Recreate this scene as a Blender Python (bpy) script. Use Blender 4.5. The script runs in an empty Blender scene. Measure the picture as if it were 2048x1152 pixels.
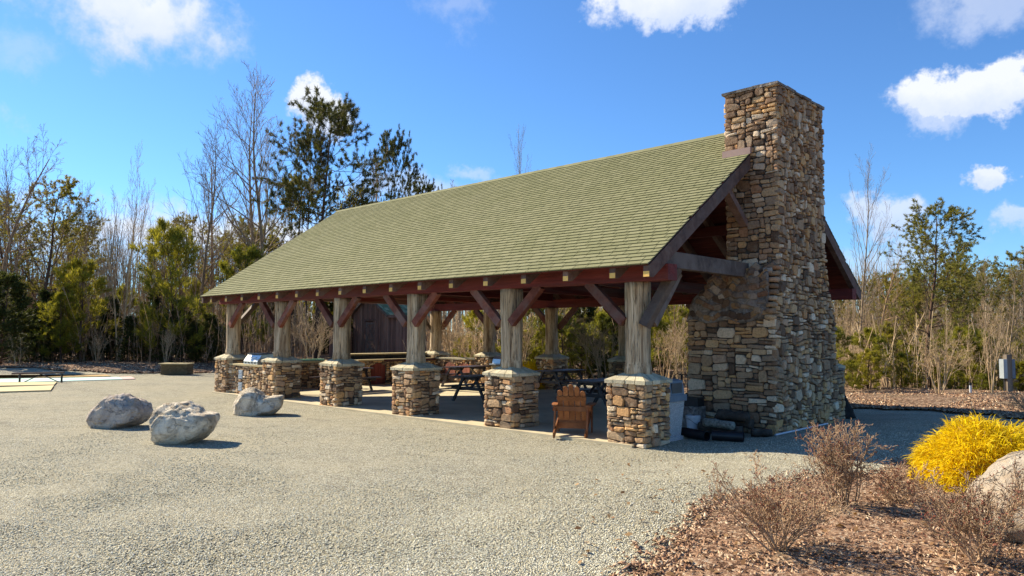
import bpy, bmesh, math, random
import numpy as np
from mathutils import Vector, Matrix, noise as mnoise

rnd = random.Random(7)
sc = bpy.context.scene
col = sc.collection

# ------------------------------------------------------------------ camera, sky, sun, exposure
CAM = np.array([7.335, -11.117, 2.0])
YAW, PITCH, ROLL, FPX = math.radians(133.606), math.radians(3.61), math.radians(0.264), 1470.46
FW = np.array([math.cos(YAW)*math.cos(PITCH), math.sin(YAW)*math.cos(PITCH), math.sin(PITCH)])
_r = np.cross(FW, [0, 0, 1.0]); _r /= np.linalg.norm(_r); _u = np.cross(_r, FW)
RT = _r*math.cos(ROLL) + _u*math.sin(ROLL)
UP = -_r*math.sin(ROLL) + _u*math.cos(ROLL)
cam_d = bpy.data.cameras.new('camera'); cam = bpy.data.objects.new('camera', cam_d); col.objects.link(cam)
cam.matrix_world = Matrix(((RT[0], UP[0], -FW[0], CAM[0]), (RT[1], UP[1], -FW[1], CAM[1]), (RT[2], UP[2], -FW[2], CAM[2]), (0, 0, 0, 1)))
cam_d.sensor_width = 36; cam_d.lens = FPX/2048*36; cam_d.clip_end = 3000; cam_d.clip_start = 0.1
sc.camera = cam

SUN_A, SUN_B = 1.35, 0.27                       # shadow displacement per metre of height, along x and y
sun_vec = Vector((-SUN_A, -SUN_B, 1.0)).normalized()
elev = math.asin(sun_vec.z); azim = math.atan2(sun_vec.x, sun_vec.y)   # azimuth from +Y clockwise
ld = bpy.data.lights.new('sun', 'SUN'); lo = bpy.data.objects.new('sun', ld); col.objects.link(lo)
ld.energy = 5.0; ld.angle = math.radians(0.5); ld.color = (1.0, 0.89, 0.70)
lo.rotation_euler = sun_vec.to_track_quat('Z', 'Y').to_euler()
sc.view_settings.view_transform = 'Standard'; sc.view_settings.look = 'None'
sc.view_settings.exposure = 1.02; sc.view_settings.gamma = 1.0
sc.view_settings.use_curve_mapping = False
sc.render.engine = 'CYCLES'

world = bpy.data.worlds.new('World'); sc.world = world; world.use_nodes = True
wt = world.node_tree; wt.nodes.clear()
world.cycles.sampling_method = 'MANUAL'; world.cycles.sample_map_resolution = 256


class NT:
    """tiny node helper"""
    def __init__(s, tree): s.t = tree
    def n(s, typ, **kw):
        nd = s.t.nodes.new(typ)
        ins = kw.pop('ins', {})
        for k, v in kw.items(): setattr(nd, k, v)
        for k, v in ins.items(): s.put(nd.inputs[k], v)
        return nd
    def put(s, sock, v):
        if isinstance(v, bpy.types.NodeSocket): s.t.links.new(v, sock)
        elif v is not None:
            if hasattr(sock, 'default_value'):
                try: sock.default_value = v
                except Exception: sock.default_value = (v[0], v[1], v[2], 1.0)
    def math(s, op, a, b=None, c=None, clamp=False):
        nd = s.t.nodes.new('ShaderNodeMath'); nd.operation = op; nd.use_clamp = clamp
        s.put(nd.inputs[0], a)
        if b is not None: s.put(nd.inputs[1], b)
        if c is not None: s.put(nd.inputs[2], c)
        return nd.outputs[0]
    def vmath(s, op, a, b=None, out=0):
        nd = s.t.nodes.new('ShaderNodeVectorMath'); nd.operation = op
        s.put(nd.inputs[0], a)
        if b is not None: s.put(nd.inputs[1], b)
        return nd.outputs['Value'] if op in ('DOT_PRODUCT', 'LENGTH') else nd.outputs[0]
    def noise(s, vec, scale, detail=4, rough=.6, dist=0, col=False):
        nd = s.n('ShaderNodeTexNoise', ins={'Vector': vec, 'Scale': scale, 'Detail': detail, 'Roughness': rough, 'Distortion': dist})
        return nd.outputs[1] if col else nd.outputs[0]
    def voro(s, vec, scale, feature='F1', out='Distance', rand=1.0):
        nd = s.n('ShaderNodeTexVoronoi', feature=feature, ins={'Vector': vec, 'Scale': scale, 'Randomness': rand})
        return nd.outputs[out]
    def ramp(s, fac, stops, interp='LINEAR'):
        nd = s.n('ShaderNodeValToRGB', ins={'Fac': fac}); cr = nd.color_ramp; cr.interpolation = interp
        while len(cr.elements) < len(stops): cr.elements.new(0.5)
        for e, (p, c) in zip(cr.elements, stops):
            e.position = p; e.color = (c[0], c[1], c[2], 1) if not isinstance(c, (int, float)) else (c, c, c, 1)
        return nd.outputs[0]
    def mix(s, fac, a, b, mode='MIX'):
        nd = s.n('ShaderNodeMix', data_type='RGBA', blend_type=mode)
        s.put(nd.inputs[0], fac); s.put(nd.inputs[6], a); s.put(nd.inputs[7], b)
        return nd.outputs[2]
    def scale(s, vec, xyz):
        nd = s.n('ShaderNodeMapping', ins={'Vector': vec, 'Scale': xyz}); return nd.outputs[0]
    def mr(s, v, a, b, c=0.0, d=1.0, smooth=False):
        nd = s.n('ShaderNodeMapRange'); nd.interpolation_type = 'SMOOTHSTEP' if smooth else 'LINEAR'
        s.put(nd.inputs[0], v)
        for i, x in enumerate((a, b, c, d)): s.put(nd.inputs[i+1], x)
        return nd.outputs[0]
    def link(s, a, b): s.t.links.new(a, b)


def pix_dir(px, py):
    d = FW + RT*(px-1024)/FPX - UP*(py-576)/FPX
    return d/np.linalg.norm(d)


SKY_K = 0.092
w = NT(wt)
sky = w.n('ShaderNodeTexSky', sky_type='NISHITA'); sky.sun_disc = False
sky.sun_elevation = elev; sky.sun_rotation = azim
sky.air_density = 1.0; sky.dust_density = 0.1; sky.ozone_density = 3.0; sky.altitude = 300
tc = w.n('ShaderNodeTexCoord')
vdir = w.vmath('NORMALIZE', tc.outputs['Generated'])
skycol = w.mix(1.0, sky.outputs[0], (0.50, 0.76, 1.02, 1), 'MULTIPLY')
# clouds: each is a soft-edged patch of noise round one direction of the sky (x px, y px of its middle, half sizes in radians)
CLOUDS = [  # px, py, half w, half h, density, softness
    (265, 20, .115, .062, .95, .85), (20, 100, .05, .030, .30, .9), (632, 228, .050, .036, 1.0, .35), 
    (1345, -10, .10, .045, 1.0, .35), (905, 20, .045, .035, .30, .9), 
    (1925, 185, .082, .042, 1.1, .32), (1862, 222, .045, .035, .7, .5), (2000, 355, .034, .020, .9, .4), (1760, 445, .046, .030, .7, .5),
    (2055, 430, .03, .02, .6, .6), (950, 340, .05, .018, .45, .8), (1990, -5, .10, .035, .55, .7),
    (470, 480, .34, .050, 0.95, .9), (820, 400, .10, .035, .6, .9), (1750, 520, .12, .035, .5, .9),
       (-500, 150, .2, .06, .8, .5), (3000, 250, .25, .08, .9, .4),]
warp = w.noise(vdir, 9.0, 6, .66, col=True)
warp = w.vmath('SUBTRACT', warp, (.5, .5, .5))
warp = w.vmath('MULTIPLY', warp, (.16, .16, .12))
wdir = w.vmath('ADD', vdir, warp)
fine = w.noise(vdir, 26.0, 4, .62)
cov = None
shade = None
for (px, py, hw, hh, dens, soft) in CLOUDS:
    c = pix_dir(px, py); e = np.cross(c, [0, 0, 1.0]); e /= np.linalg.norm(e); nn = np.cross(e, c)
    dv = w.vmath('SUBTRACT', wdir, tuple(c))
    a = w.math('DIVIDE', w.vmath('DOT_PRODUCT', dv, tuple(e)), hw)
    b = w.math('DIVIDE', w.vmath('DOT_PRODUCT', dv, tuple(nn)), hh)
    front = w.vmath('DOT_PRODUCT', wdir, tuple(c))
    r2 = w.math('ADD', w.math('MULTIPLY', a, a), w.math('MULTIPLY', b, b))
    r = w.math('SQRT', r2)
    r = w.math('ADD', r, w.math('MULTIPLY', w.math('SUBTRACT', fine, .5), 1.1*soft+.5))
    m = w.mr(r, 1.0+.12*soft, .98-.95*soft, 0.0, dens, smooth=True)
    m = w.math('MULTIPLY', m, w.math('GREATER_THAN', front, 0.0))
    sh = w.math('MULTIPLY', m, w.mr(b, -.9, .35, 0.0, 1.0))
    cov = m if cov is None else w.math('MAXIMUM', cov, m)
    shade = sh if shade is None else w.math('MAXIMUM', shade, sh)
cov = w.math('MINIMUM', cov, 0.97)
cloudcol = w.mix(w.math('MINIMUM', shade, 1.0), (3.6, 4.2, 5.6, 1), (5.2, 5.4, 5.8, 1))
final = w.mix(cov, skycol, cloudcol)
bg = w.n('ShaderNodeBackground', ins={'Color': final, 'Strength': SKY_K})
wo = w.n('ShaderNodeOutputWorld'); w.link(bg.outputs[0], wo.inputs[0])

# ------------------------------------------------------------------ materials
MATS = {}
def material(name, fn):
    m = bpy.data.materials.new(name); m.use_nodes = True; t = m.node_tree; t.nodes.clear()
    s = NT(t)
    tcn = s.n('ShaderNodeTexCoord'); geo = s.n('ShaderNodeNewGeometry'); oi = s.n('ShaderNodeObjectInfo')
    s.obj = tcn.outputs['Object']; s.pos = geo.outputs['Position']; s.nrm = geo.outputs['Normal']
    s.isl = geo.outputs['Random Per Island']; s.ornd = oi.outputs['Random']
    s.rid = s.math('FRACT', s.math('ADD', s.isl, s.math('MULTIPLY', s.ornd, 7.31)))
    s.rid2 = s.math('FRACT', s.math('MULTIPLY', s.rid, 17.77))
    s.rid3 = s.math('FRACT', s.math('MULTIPLY', s.rid, 91.3))
    colr, rough, bump, extra = fn(s)
    p = s.n('ShaderNodeBsdfPrincipled', ins={'Base Color': colr, 'Roughness': rough})
    p.inputs['Specular IOR Level'].default_value = extra.get('spec', .3)
    if 'metal' in extra: s.put(p.inputs['Metallic'], extra['metal'])
    if bump is not None:
        h, dist = bump
        bn = s.n('ShaderNodeBump', ins={'Height': h, 'Distance': dist, 'Strength': extra.get('bs', 1.0)})
        s.link(bn.outputs[0], p.inputs['Normal'])
    out = s.n('ShaderNodeOutputMaterial')
    if 'trans' in extra:
        tr = s.n('ShaderNodeBsdfTranslucent', ins={'Color': extra['tcol']}); mx = s.n('ShaderNodeMixShader', ins={0: extra['trans']})
        s.link(p.outputs[0], mx.inputs[1]); s.link(tr.outputs[0], mx.inputs[2]); s.link(mx.outputs[0], out.inputs[0])
    else:
        s.link(p.outputs[0], out.inputs[0])
    MATS[name] = m
    return m

def m_gravel(s):
    v = s.vmath('ADD', s.pos, s.vmath('MULTIPLY', s.noise(s.pos, 30, 2, .5, col=True), (.02, .02, .02)))
    cell = s.voro(v, 62, out='Color'); d = s.voro(v, 62)
    cr = s.n('ShaderNodeSeparateColor'); s.link(cell, cr.inputs[0])
    base = s.ramp(cr.outputs[0], [(0, (.12, .11, .08)), (.20, (.37, .345, .25)), (.52, (.66, .615, .45)), (.88, (.82, .77, .58)), (1, (.92, .89, .74))])
    base = s.mix(s.math('MULTIPLY', s.math('GREATER_THAN', cr.outputs[1], .72), .65), base, (.54, .45, .26, 1))
    gap = s.mr(d, .35, .72, 0.0, .75)
    base = s.mix(gap, base, (.10, .095, .08, 1))
    trk = s.noise(s.scale(s.pos, (.16, .9, 1)), 1.0, 4, .6)
    base = s.mix(s.mr(trk, .50, .70, 0, .40), base, s.mix(1, base, (.62, .62, .62, 1), 'MULTIPLY'))
    big = s.noise(s.pos, .55, 4, .6)
    base = s.mix(s.mr(big, .36, .64, 0, .38), base, (.56, .49, .33, 1), 'MIX')
    patch = s.noise(s.scale(s.pos, (1, 1, 1)), 2.6, 5, .65)
    base = s.mix(s.mr(patch, .48, .72, 0, .45), base, s.mix(1, base, (.52, .50, .50, 1), 'MULTIPLY'))
    h = s.math('SUBTRACT', s.math('MULTIPLY', s.noise(s.pos, 5, 4, .6), .5), s.math('MULTIPLY', d, 1.0))
    return base, .92, (h, .028), {'spec': .15}
material('gravel', m_gravel)

def m_pebble(s):
    base = s.ramp(s.rid, [(0, (.10, .09, .07)), (.18, (.34, .32, .235)), (.48, (.64, .60, .45)), (.83, (.80, .76, .58)), (.94, (.58, .49, .25)), (1, (.84, .82, .74))])
    return base, .85, None, {'spec': .2}
material('pebble', m_pebble)

def m_litter(s):
    v = s.scale(s.pos, (1, 1, 1))
    c = s.voro(v, 16, out='Color'); cr = s.n('ShaderNodeSeparateColor'); s.link(c, cr.inputs[0])
    base = s.ramp(cr.outputs[0], [(0, (.07, .045, .03)), (.4, (.18, .11, .07)), (.75, (.30, .19, .12)), (1, (.42, .31, .21))])
    big = s.noise(s.pos, .35, 4, .6)
    base = s.mix(s.mr(big, .45, .7, 0, .5), base, (.10, .09, .045, 1))
    h = s.math('ADD', s.noise(s.pos, 14, 5, .7), s.math('MULTIPLY', cr.outputs[1], .5))
    return base, .95, (h, .05), {'spec': .1}
material('leaf_litter', m_litter)

def m_mulch(s):
    v = s.vmath('ADD', s.pos, s.vmath('MULTIPLY', s.noise(s.pos, 12, 2, .5, col=True), (.08, .08, .0)))
    c = s.voro(s.scale(v, (1, .45, 1)), 46, out='Color'); c2 = s.voro(s.scale(v, (.5, 1, 1)), 40, out='Color')
    a = s.n('ShaderNodeSeparateColor'); s.link(c, a.inputs[0]); b = s.n('ShaderNodeSeparateColor'); s.link(c2, b.inputs[0])
    f = s.math('MULTIPLY', s.math('ADD', a.outputs[0], b.outputs[1]), .5)
    base = s.ramp(f, [(.1, (.06, .032, .02)), (.35, (.19, .105, .062)), (.6, (.36, .215, .13)), (.8, (.50, .35, .22)), (.97, (.64, .53, .38))])
    big = s.noise(s.pos, 1.3, 4, .6)
    base = s.mix(s.mr(big, .5, .75, 0, .6), base, (.42, .32, .19, 1))
    h = s.math('ADD', s.noise(s.pos, 25, 5, .7), s.math('MULTIPLY', f, 1.2))
    return base, .95, (h, .03), {'spec': .1}
material('mulch', m_mulch)
def m_chip(s):
    base = s.ramp(s.rid, [(0, (.05, .028, .018)), (.3, (.19, .10, .058)), (.6, (.36, .215, .13)), (.85, (.50, .34, .21)), (1, (.64, .52, .36))])
    return base, .9, None, {'spec': .12}
material('mulch_chip', m_chip)

def stone_fn(tint, soot=False):
    def f(s):
        base = s.ramp(s.rid, [(0, (.10, .075, .06)), (.14, (.20, .145, .11)), (.30, (.34, .26, .185)), (.45, (.24, .205, .175)), (.58, (.43, .35, .255)),
                              (.72, (.48, .335, .18)), (.82, (.30, .185, .125)), (.90, (.50, .455, .39)), (1, (.64, .61, .55))])
        n1 = s.noise(s.pos, 22, 6, .7); n2 = s.noise(s.pos, 5.5, 4, .6)
        base = s.mix(s.mr(n1, .3, .75, 0, .55), base, s.mix(1, base, (1.45, 1.42, 1.35, 1), 'MULTIPLY'))
        base = s.mix(s.mr(n1, .52, .32, 0, .55), base, s.mix(1, base, (.5, .45, .42, 1), 'MULTIPLY'))
        base = s.mix(s.mr(n2, .55, .75, 0, .45), base, (.36, .35, .31, 1))
        base = s.mix(1, base, tint, 'MULTIPLY')
        h = s.math('ADD', s.noise(s.pos, 16, 6, .68), s.math('MULTIPLY', s.noise(s.pos, 60, 3, .6), .35))
        return base, .88, (h, .028), {'spec': .2}
    return f
material('pier_stone', stone_fn((1.30, 1.10, .84, 1)))
material('shoulder_stone', stone_fn((.74, .64, .56, 1)))
material('chimney_stone', stone_fn((1.20, 1.0, .78, 1)))

def m_mortar(s):
    n = s.noise(s.pos, 30, 5, .7)
    return s.ramp(n, [(.3, (.05, .042, .036)), (.7, (.13, .115, .10))]), .95, (n, .02), {'spec': .1}
material('mortar', m_mortar)
def m_shoulder(s):
    n = s.noise(s.pos, 5, 6, .65, 1.2); n2 = s.noise(s.pos, 22, 5, .7); v = s.voro(s.vmath('ADD', s.pos, s.vmath('MULTIPLY', s.noise(s.pos, 4, 3, .5, col=True), (.25, .25, .25))), 4.5)
    b = s.ramp(n, [(.28, (.07, .058, .05)), (.45, (.19, .16, .135)), (.6, (.33, .29, .25)), (.78, (.50, .47, .43))])
    b = s.mix(s.mr(n2, .5, .75, 0, .5), b, (.24, .21, .16, 1))
    h = s.math('SUBTRACT', s.math('ADD', n, s.math('MULTIPLY', n2, .4)), s.math('MULTIPLY', v, .8))
    return b, .9, (h, .09), {'spec': .2}
material('mortared_rubble', m_shoulder)

def m_cap(s):
    n = s.noise(s.pos, 4, 6, .65); n2 = s.noise(s.pos, 45, 4, .6)
    b = s.ramp(n, [(.3, (.42, .36, .24)), (.55, (.60, .53, .37)), (.75, (.72, .65, .49))])
    b = s.mix(s.mr(n2, .4, .7, 0, .35), b, (.22, .21, .17, 1))
    b = s.mix(1, b, s.mix(s.rid, (.84, .84, .82, 1), (1.08, 1.06, 1.0, 1)), 'MULTIPLY')
    return b, .9, (s.math('ADD', n2, n), .012), {'spec': .2}
material('flagstone', m_cap)

def wood_fn(dark, mid, light, axis, sc_=1.0, rough=.75, weather=None, bump=.006, spec=.25, vary=.3):
    st = {'x': (.6, 9, 9), 'y': (9, .6, 9), 'z': (9, 9, .6), 'n': (4, 4, 4)}[axis]
    st = tuple(a*sc_ for a in st)
    def f(s):
        off = s.vmath('MULTIPLY', s.n('ShaderNodeCombineXYZ', ins={0: s.ornd, 1: s.ornd, 2: s.ornd}).outputs[0], (13., 7., 19.))
        v = s.vmath('ADD', s.vmath('MULTIPLY', s.pos, st), off)
        n = s.noise(v, 1.0, 6, .62, .5); n2 = s.noise(v, 4.5, 4, .6)
        b = s.ramp(s.math('ADD', s.math('MULTIPLY', n, .75), s.math('MULTIPLY', n2, .25)), [(.3, dark), (.5, mid), (.72, light)])
        if weather:
            wn = s.noise(s.vmath('MULTIPLY', s.pos, tuple(a*.35 for a in st)), 1.0, 5, .65)
            b = s.mix(s.mr(wn, .45, .62, 0, .8), b, weather)
        b = s.mix(1, b, s.mix(s.rid, (1-vary, 1-vary, 1-vary, 1), (1+vary, 1+vary, 1+vary, 1)), 'MULTIPLY')
        return b, rough, (s.math('ADD', n2, n), bump), {'spec': spec}
    return f
for ax in 'xyzn':
    material('stained_wood_'+ax, wood_fn((.045, .010, .009), (.125, .022, .019), (.21, .048, .036), ax, weather=(.11, .035, .030, 1) if ax == 'x' else (.12, .082, .07, 1)))
material('weathered_wood', wood_fn((.05, .034, .027), (.12, .085, .066), (.22, .17, .135), 'n', weather=(.17, .13, .105, 1)))
material('rake_wood', wood_fn((.06, .032, .024), (.15, .085, .062), (.25, .165, .125), 'n', weather=(.17, .12, .10, 1)))
material('red_brace', wood_fn((.06, .018, .012), (.15, .045, .028), (.25, .095, .06), 'n', weather=(.18, .12, .10, 1)))
material('fresh_end', wood_fn((.70, .40, .10), (.85, .52, .14), (.92, .62, .22), 'n', vary=.15))
material('ceiling_boards', wood_fn((.05, .012, .010), (.12, .026, .018), (.19, .05, .032), 'x'))
material('table_wood', wood_fn((.012, .009, .010), (.028, .020, .020), (.075, .050, .040), 'y', rough=.45, spec=.45))
material('table_top_wood', wood_fn((.020, .012, .010), (.05, .027, .020), (.11, .065, .045), 'y', rough=.4, spec=.5))
material('shed_board', wood_fn((.075, .036, .024), (.19, .095, .062), (.32, .18, .12), 'z', weather=(.25, .15, .10, 1), vary=.35))
material('shed_trim', wood_fn((.07, .048, .036), (.14, .10, .075), (.23, .18, .14), 'n'))
material('barn_red', wood_fn((.10, .022, .014), (.20, .045, .028), (.30, .09, .055), 'z', vary=.15))
material('salmon_door', wood_fn((.22, .07, .045), (.36, .13, .085), (.45, .19, .13), 'z', vary=.15))
material('chair_wood', wood_fn((.13, .045, .016), (.26, .10, .036), (.36, .16, .065), 'n', rough=.55, vary=.18))
material('box_wood', wood_fn((.07, .048, .022), (.13, .095, .045), (.20, .15, .08), 'x'))

def m_log(s):
    off = s.vmath('MULTIPLY', s.n('ShaderNodeCombineXYZ', ins={0: s.ornd, 1: s.ornd, 2: s.ornd}).outputs[0], (13., 7., 19.))
    v = s.vmath('ADD', s.vmath('MULTIPLY', s.pos, (9, 9, .7)), off)
    n = s.noise(v, 1.1, 7, .66, .6); n2 = s.noise(v, 4, 5, .65, .4)
    b = s.ramp(n, [(.28, (.11, .07, .04)), (.42, (.36, .25, .145)), (.55, (.62, .48, .31)), (.75, (.84, .71, .50))])
    wn = s.noise(s.vmath('ADD', s.vmath('MULTIPLY', s.pos, (2.2, 2.2, .5)), off), 1, 4, .6)
    b = s.mix(s.mr(wn, .52, .70, 0, .65), b, (.34, .22, .11, 1))
    cr = s.noise(s.vmath('MULTIPLY', v, (1.2, 1.2, .35)), 2.2, 3, .5)
    crack = s.mr(s.math('ABSOLUTE', s.math('SUBTRACT', cr, .5)), .0, .018, 1.0, 0.0)
    b = s.mix(s.math('MULTIPLY', crack, .8), b, (.035, .025, .02, 1))
    return b, .85, (s.math('SUBTRACT', s.math('ADD', n, s.math('MULTIPLY', n2, .6)), s.math('MULTIPLY', crack, .6)), .03), {'spec': .2}
material('log', m_log)

def m_shingle(s):
    n = s.noise(s.pos, 90, 3, .7); big = s.noise(s.pos, .7, 4, .6)
    b = s.ramp(s.rid, [(0, (.205, .200, .100)), (.5, (.230, .223, .115)), (1, (.258, .246, .132))])
    b = s.mix(s.mr(n, .35, .7, 0, .5), b, s.mix(1, b, (.70, .71, .66, 1), 'MULTIPLY'))
    b = s.mix(s.mr(big, .4, .7, 0, .3), b, (.25, .235, .14, 1))
    return b, .95, (n, .004), {'spec': .12}
material('shingle', m_shingle)
def m_gshingle(s):
    v = s.voro(s.scale(s.pos, (1, 1, 1)), 5, out='Color')
    b = s.ramp(s.rid, [(0, (.10, .135, .07)), (.5, (.17, .21, .115)), (1, (.27, .30, .18))])
    return b, .9, None, {'spec': .2}
material('green_shingle', m_gshingle)

def m_slab(s):
    n = s.noise(s.pos, 1.4, 6, .62); n2 = s.noise(s.pos, 40, 4, .6)
    b = s.ramp(n, [(.3, (.46, .385, .24)), (.6, (.60, .51, .33)), (.8, (.68, .59, .41))])
    b = s.mix(s.mr(n2, .45, .75, 0, .2), b, (.32, .27, .19, 1))
    return b, .7, (n2, .004), {'spec': .35}
material('slab_concrete', m_slab)

def flat_fn(c, c2=None, sc_=8., rough=.6, spec=.3, metal=None, bump=.0, isl=.0):
    c2 = c2 or tuple(x*.75 for x in c)
    def f(s):
        n = s.noise(s.pos, sc_, 5, .65)
        b = s.ramp(n, [(.3, c2), (.7, c)])
        if isl: b = s.mix(1, b, s.mix(s.rid, (1-isl, 1-isl, 1-isl, 1), (1+isl, 1+isl, 1+isl, 1)), 'MULTIPLY')
        e = {'spec': spec}
        if metal is not None: e['metal'] = metal
        return b, rough, ((n, bump) if bump else None), e
    return f
material('lid_blue_grey', flat_fn((.17, .21, .25), (.12, .15, .185), 5, .55, .35))
def m_aggr(s):
    c = s.voro(s.pos, 110, out='Color'); cr = s.n('ShaderNodeSeparateColor'); s.link(c, cr.inputs[0])
    return s.ramp(cr.outputs[0], [(0, (.26, .25, .24)), (.5, (.45, .44, .42)), (1, (.66, .65, .62))]), .9, (s.voro(s.pos, 110), .006), {'spec': .2}
material('aggregate', m_aggr)
material('white_plastic', flat_fn((.62, .64, .66), (.52, .54, .56), 3, .4, .45))
material('black_plastic', flat_fn((.018, .018, .022), (.010, .010, .012), 6, .4, .4))
material('black_iron', flat_fn((.02, .02, .02), (.010, .010, .010), 12, .55, .4))
material('charred', flat_fn((.10, .080, .062), (.035, .028, .022), 9, .85, .2, bump=.03))
material('dark_soil', flat_fn((.05, .04, .035), (.02, .017, .015), 9, .95, .1, bump=.02))
material('lichen_log', flat_fn((.42, .43, .36), (.10, .09, .075), 22, .9, .2, bump=.04))
material('flashing', flat_fn((.46, .31, .25), (.38, .25, .20), 3, .5, .3))
material('steel', flat_fn((.62, .63, .60), (.50, .51, .49), 4, .32, .5, metal=.75))
material('dark_steel', flat_fn((.10, .10, .10), (.06, .06, .06), 4, .4, .5, metal=.4))
material('galvanised', flat_fn((.36, .40, .42), (.28, .32, .34), 4, .5, .4, metal=.2))
material('mint_paint', flat_fn((.50, .68, .60), (.42, .60, .53), .8, .8))
material('pink_paint', flat_fn((.66, .45, .40), (.58, .38, .33), .8, .8))
material('tan_concrete', flat_fn((.58, .47, .25), (.48, .38, .20), 1.2, .85))
material('sand', flat_fn((.50, .33, .13), (.38, .24, .10), 3, .95, bump=.02))
material('copper_tray', flat_fn((.40, .62, .42), (.30, .52, .36), 4, .5))
material('edge_band', flat_fn((.40, .25, .12), (.28, .17, .08), 9, .6))
material('tarp', flat_fn((.030, .030, .042), (.016, .016, .022), 5, .5, .4, bump=.03))
material('post_wood', wood_fn((.08, .06, .045), (.15, .12, .09), (.22, .18, .14), 'z'))

def bark_fn(a, b_, c):
    def f(s):
        v = s.vmath('MULTIPLY', s.pos, (7, 7, 1.6)); n = s.noise(v, 1.2, 5, .65)
        base = s.ramp(n, [(.3, a), (.55, b_), (.8, c)])
        base = s.mix(1, base, s.mix(s.ornd, (.75, .75, .75, 1), (1.25, 1.22, 1.18, 1)), 'MULTIPLY')
        return base, .95, None, {'spec': .1}
    return f
material('pine_bark', bark_fn((.045, .028, .018), (.12, .075, .05), (.22, .15, .10)))
material('grey_bark', bark_fn((.13, .095, .06), (.33, .25, .165), (.54, .43, .29)))
material('tan_bark', bark_fn((.24, .17, .10), (.54, .40, .24), (.74, .59, .38)))
material('brown_bark', bark_fn((.14, .09, .055), (.36, .245, .15), (.56, .41, .26)))
material('shrub_bark', bark_fn((.19, .12, .07), (.42, .29, .18), (.60, .45, .30)))
material('thin_stem', bark_fn((.26, .19, .115), (.52, .39, .245), (.72, .57, .38)))

def needle_fn(c1, c2, c3, tr=.35):
    def f(s):
        n = s.noise(s.obj, .7, 3, .6)
        f_ = s.math('ADD', s.math('MULTIPLY', s.isl, .55), s.math('MULTIPLY', n, .45))
        b = s.ramp(f_, [(.15, c1), (.5, c2), (.85, c3)])
        b = s.mix(1, b, s.mix(s.ornd, (.8, .85, .8, 1), (1.2, 1.12, 1.0, 1)), 'MULTIPLY')
        return b, .6, None, {'spec': .2, 'trans': tr, 'tcol': s.mix(1, b, (1.25, 1.2, .7, 1), 'MULTIPLY')}
    return f
material('pine_needles', needle_fn((.026, .034, .012), (.062, .072, .022), (.135, .130, .036), .35))
material('olive_needles', needle_fn((.10, .095, .022), (.22, .20, .045), (.35, .30, .08), .5))
material('bright_needles', needle_fn((.09, .095, .014), (.23, .225, .032), (.40, .36, .060), .5))
material('dark_needles', needle_fn((.026, .034, .012), (.065, .078, .022), (.13, .135, .04), .4))
material('yellow_threads', needle_fn((.55, .36, .008), (.86, .62, .012), (.95, .78, .03), .45))
material('dry_leaf', needle_fn((.16, .08, .04), (.30, .17, .08), (.45, .29, .15), .2))
material('red_bud', flat_fn((.30, .07, .04), (.18, .05, .03), 8, .7))

def boulder_fn(pale, grey, brown, rust):
    def f(s):
        n = s.noise(s.obj, 2.2, 7, .65, .8); n2 = s.noise(s.obj, 6.5, 6, .7, .5); n3 = s.noise(s.vmath('MULTIPLY', s.obj, (1, 1, 3)), 3, 5, .6, 1.5)
        b = s.ramp(n, [(.3, brown), (.45, grey), (.6, pale), (.8, tuple(min(1, x*1.15) for x in pale))])
        b = s.mix(s.mr(n2, .52, .7, 0, .6), b, grey + (1,))
        b = s.mix(s.mr(n3, .56, .66, 0, .75), b, rust + (1,))
        ck = s.mr(s.math('ABSOLUTE', s.math('SUBTRACT', s.noise(s.obj, 2.6, 4, .6, 1.0), .5)), 0, .012, .7, 0)
        b = s.mix(s.math('MULTIPLY', ck, .45), b, (.14, .12, .10, 1))
        h = s.math('SUBTRACT', s.math('ADD', n2, s.math('MULTIPLY', s.noise(s.obj, 28, 5, .7), .35)), s.math('MULTIPLY', ck, .5))
        return b, .85, (h, .09), {'spec': .2}
    return f
material('pale_boulder', boulder_fn((.90, .80, .62), (.58, .49, .36), (.32, .235, .15), (.50, .35, .19)))
material('tan_boulder', boulder_fn((.66, .57, .46), (.46, .39, .33), (.46, .32, .17), (.50, .32, .14)))
material('buff_boulder', boulder_fn((.50, .43, .33), (.42, .34, .25), (.38, .28, .18), (.44, .33, .21)))

# ------------------------------------------------------------------ object helpers
ORG = {}
def put_props(o, label=None, cat=None, group=None, kind=None):
    if label: o['label'] = label
    if cat: o['category'] = cat
    if group: o['group'] = group
    if kind: o['kind'] = kind
    return o
def thing(name, loc, label, cat, group=None, rz=0.0, local=False):
    o = bpy.data.objects.new(name, None); col.objects.link(o)
    o.empty_display_size = .2
    o.location = loc; o.rotation_euler = (0, 0, rz)
    ORG[o.name] = np.zeros(3) if local else np.array(loc, float)
    return put_props(o, label, cat, group)
def link_mesh(name, me, mat, parent, pos):
    o = bpy.data.objects.new(name, me); col.objects.link(o)
    if mat is not None and len(me.materials) == 0: me.materials.append(MATS[mat])
    p = ORG.get(parent.name, np.zeros(3)) if parent is not None else np.zeros(3)
    if parent is not None: o.parent = parent
    o.location = tuple(np.array(pos) - p)
    ORG[o.name] = np.array(pos, float)
    return o
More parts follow.
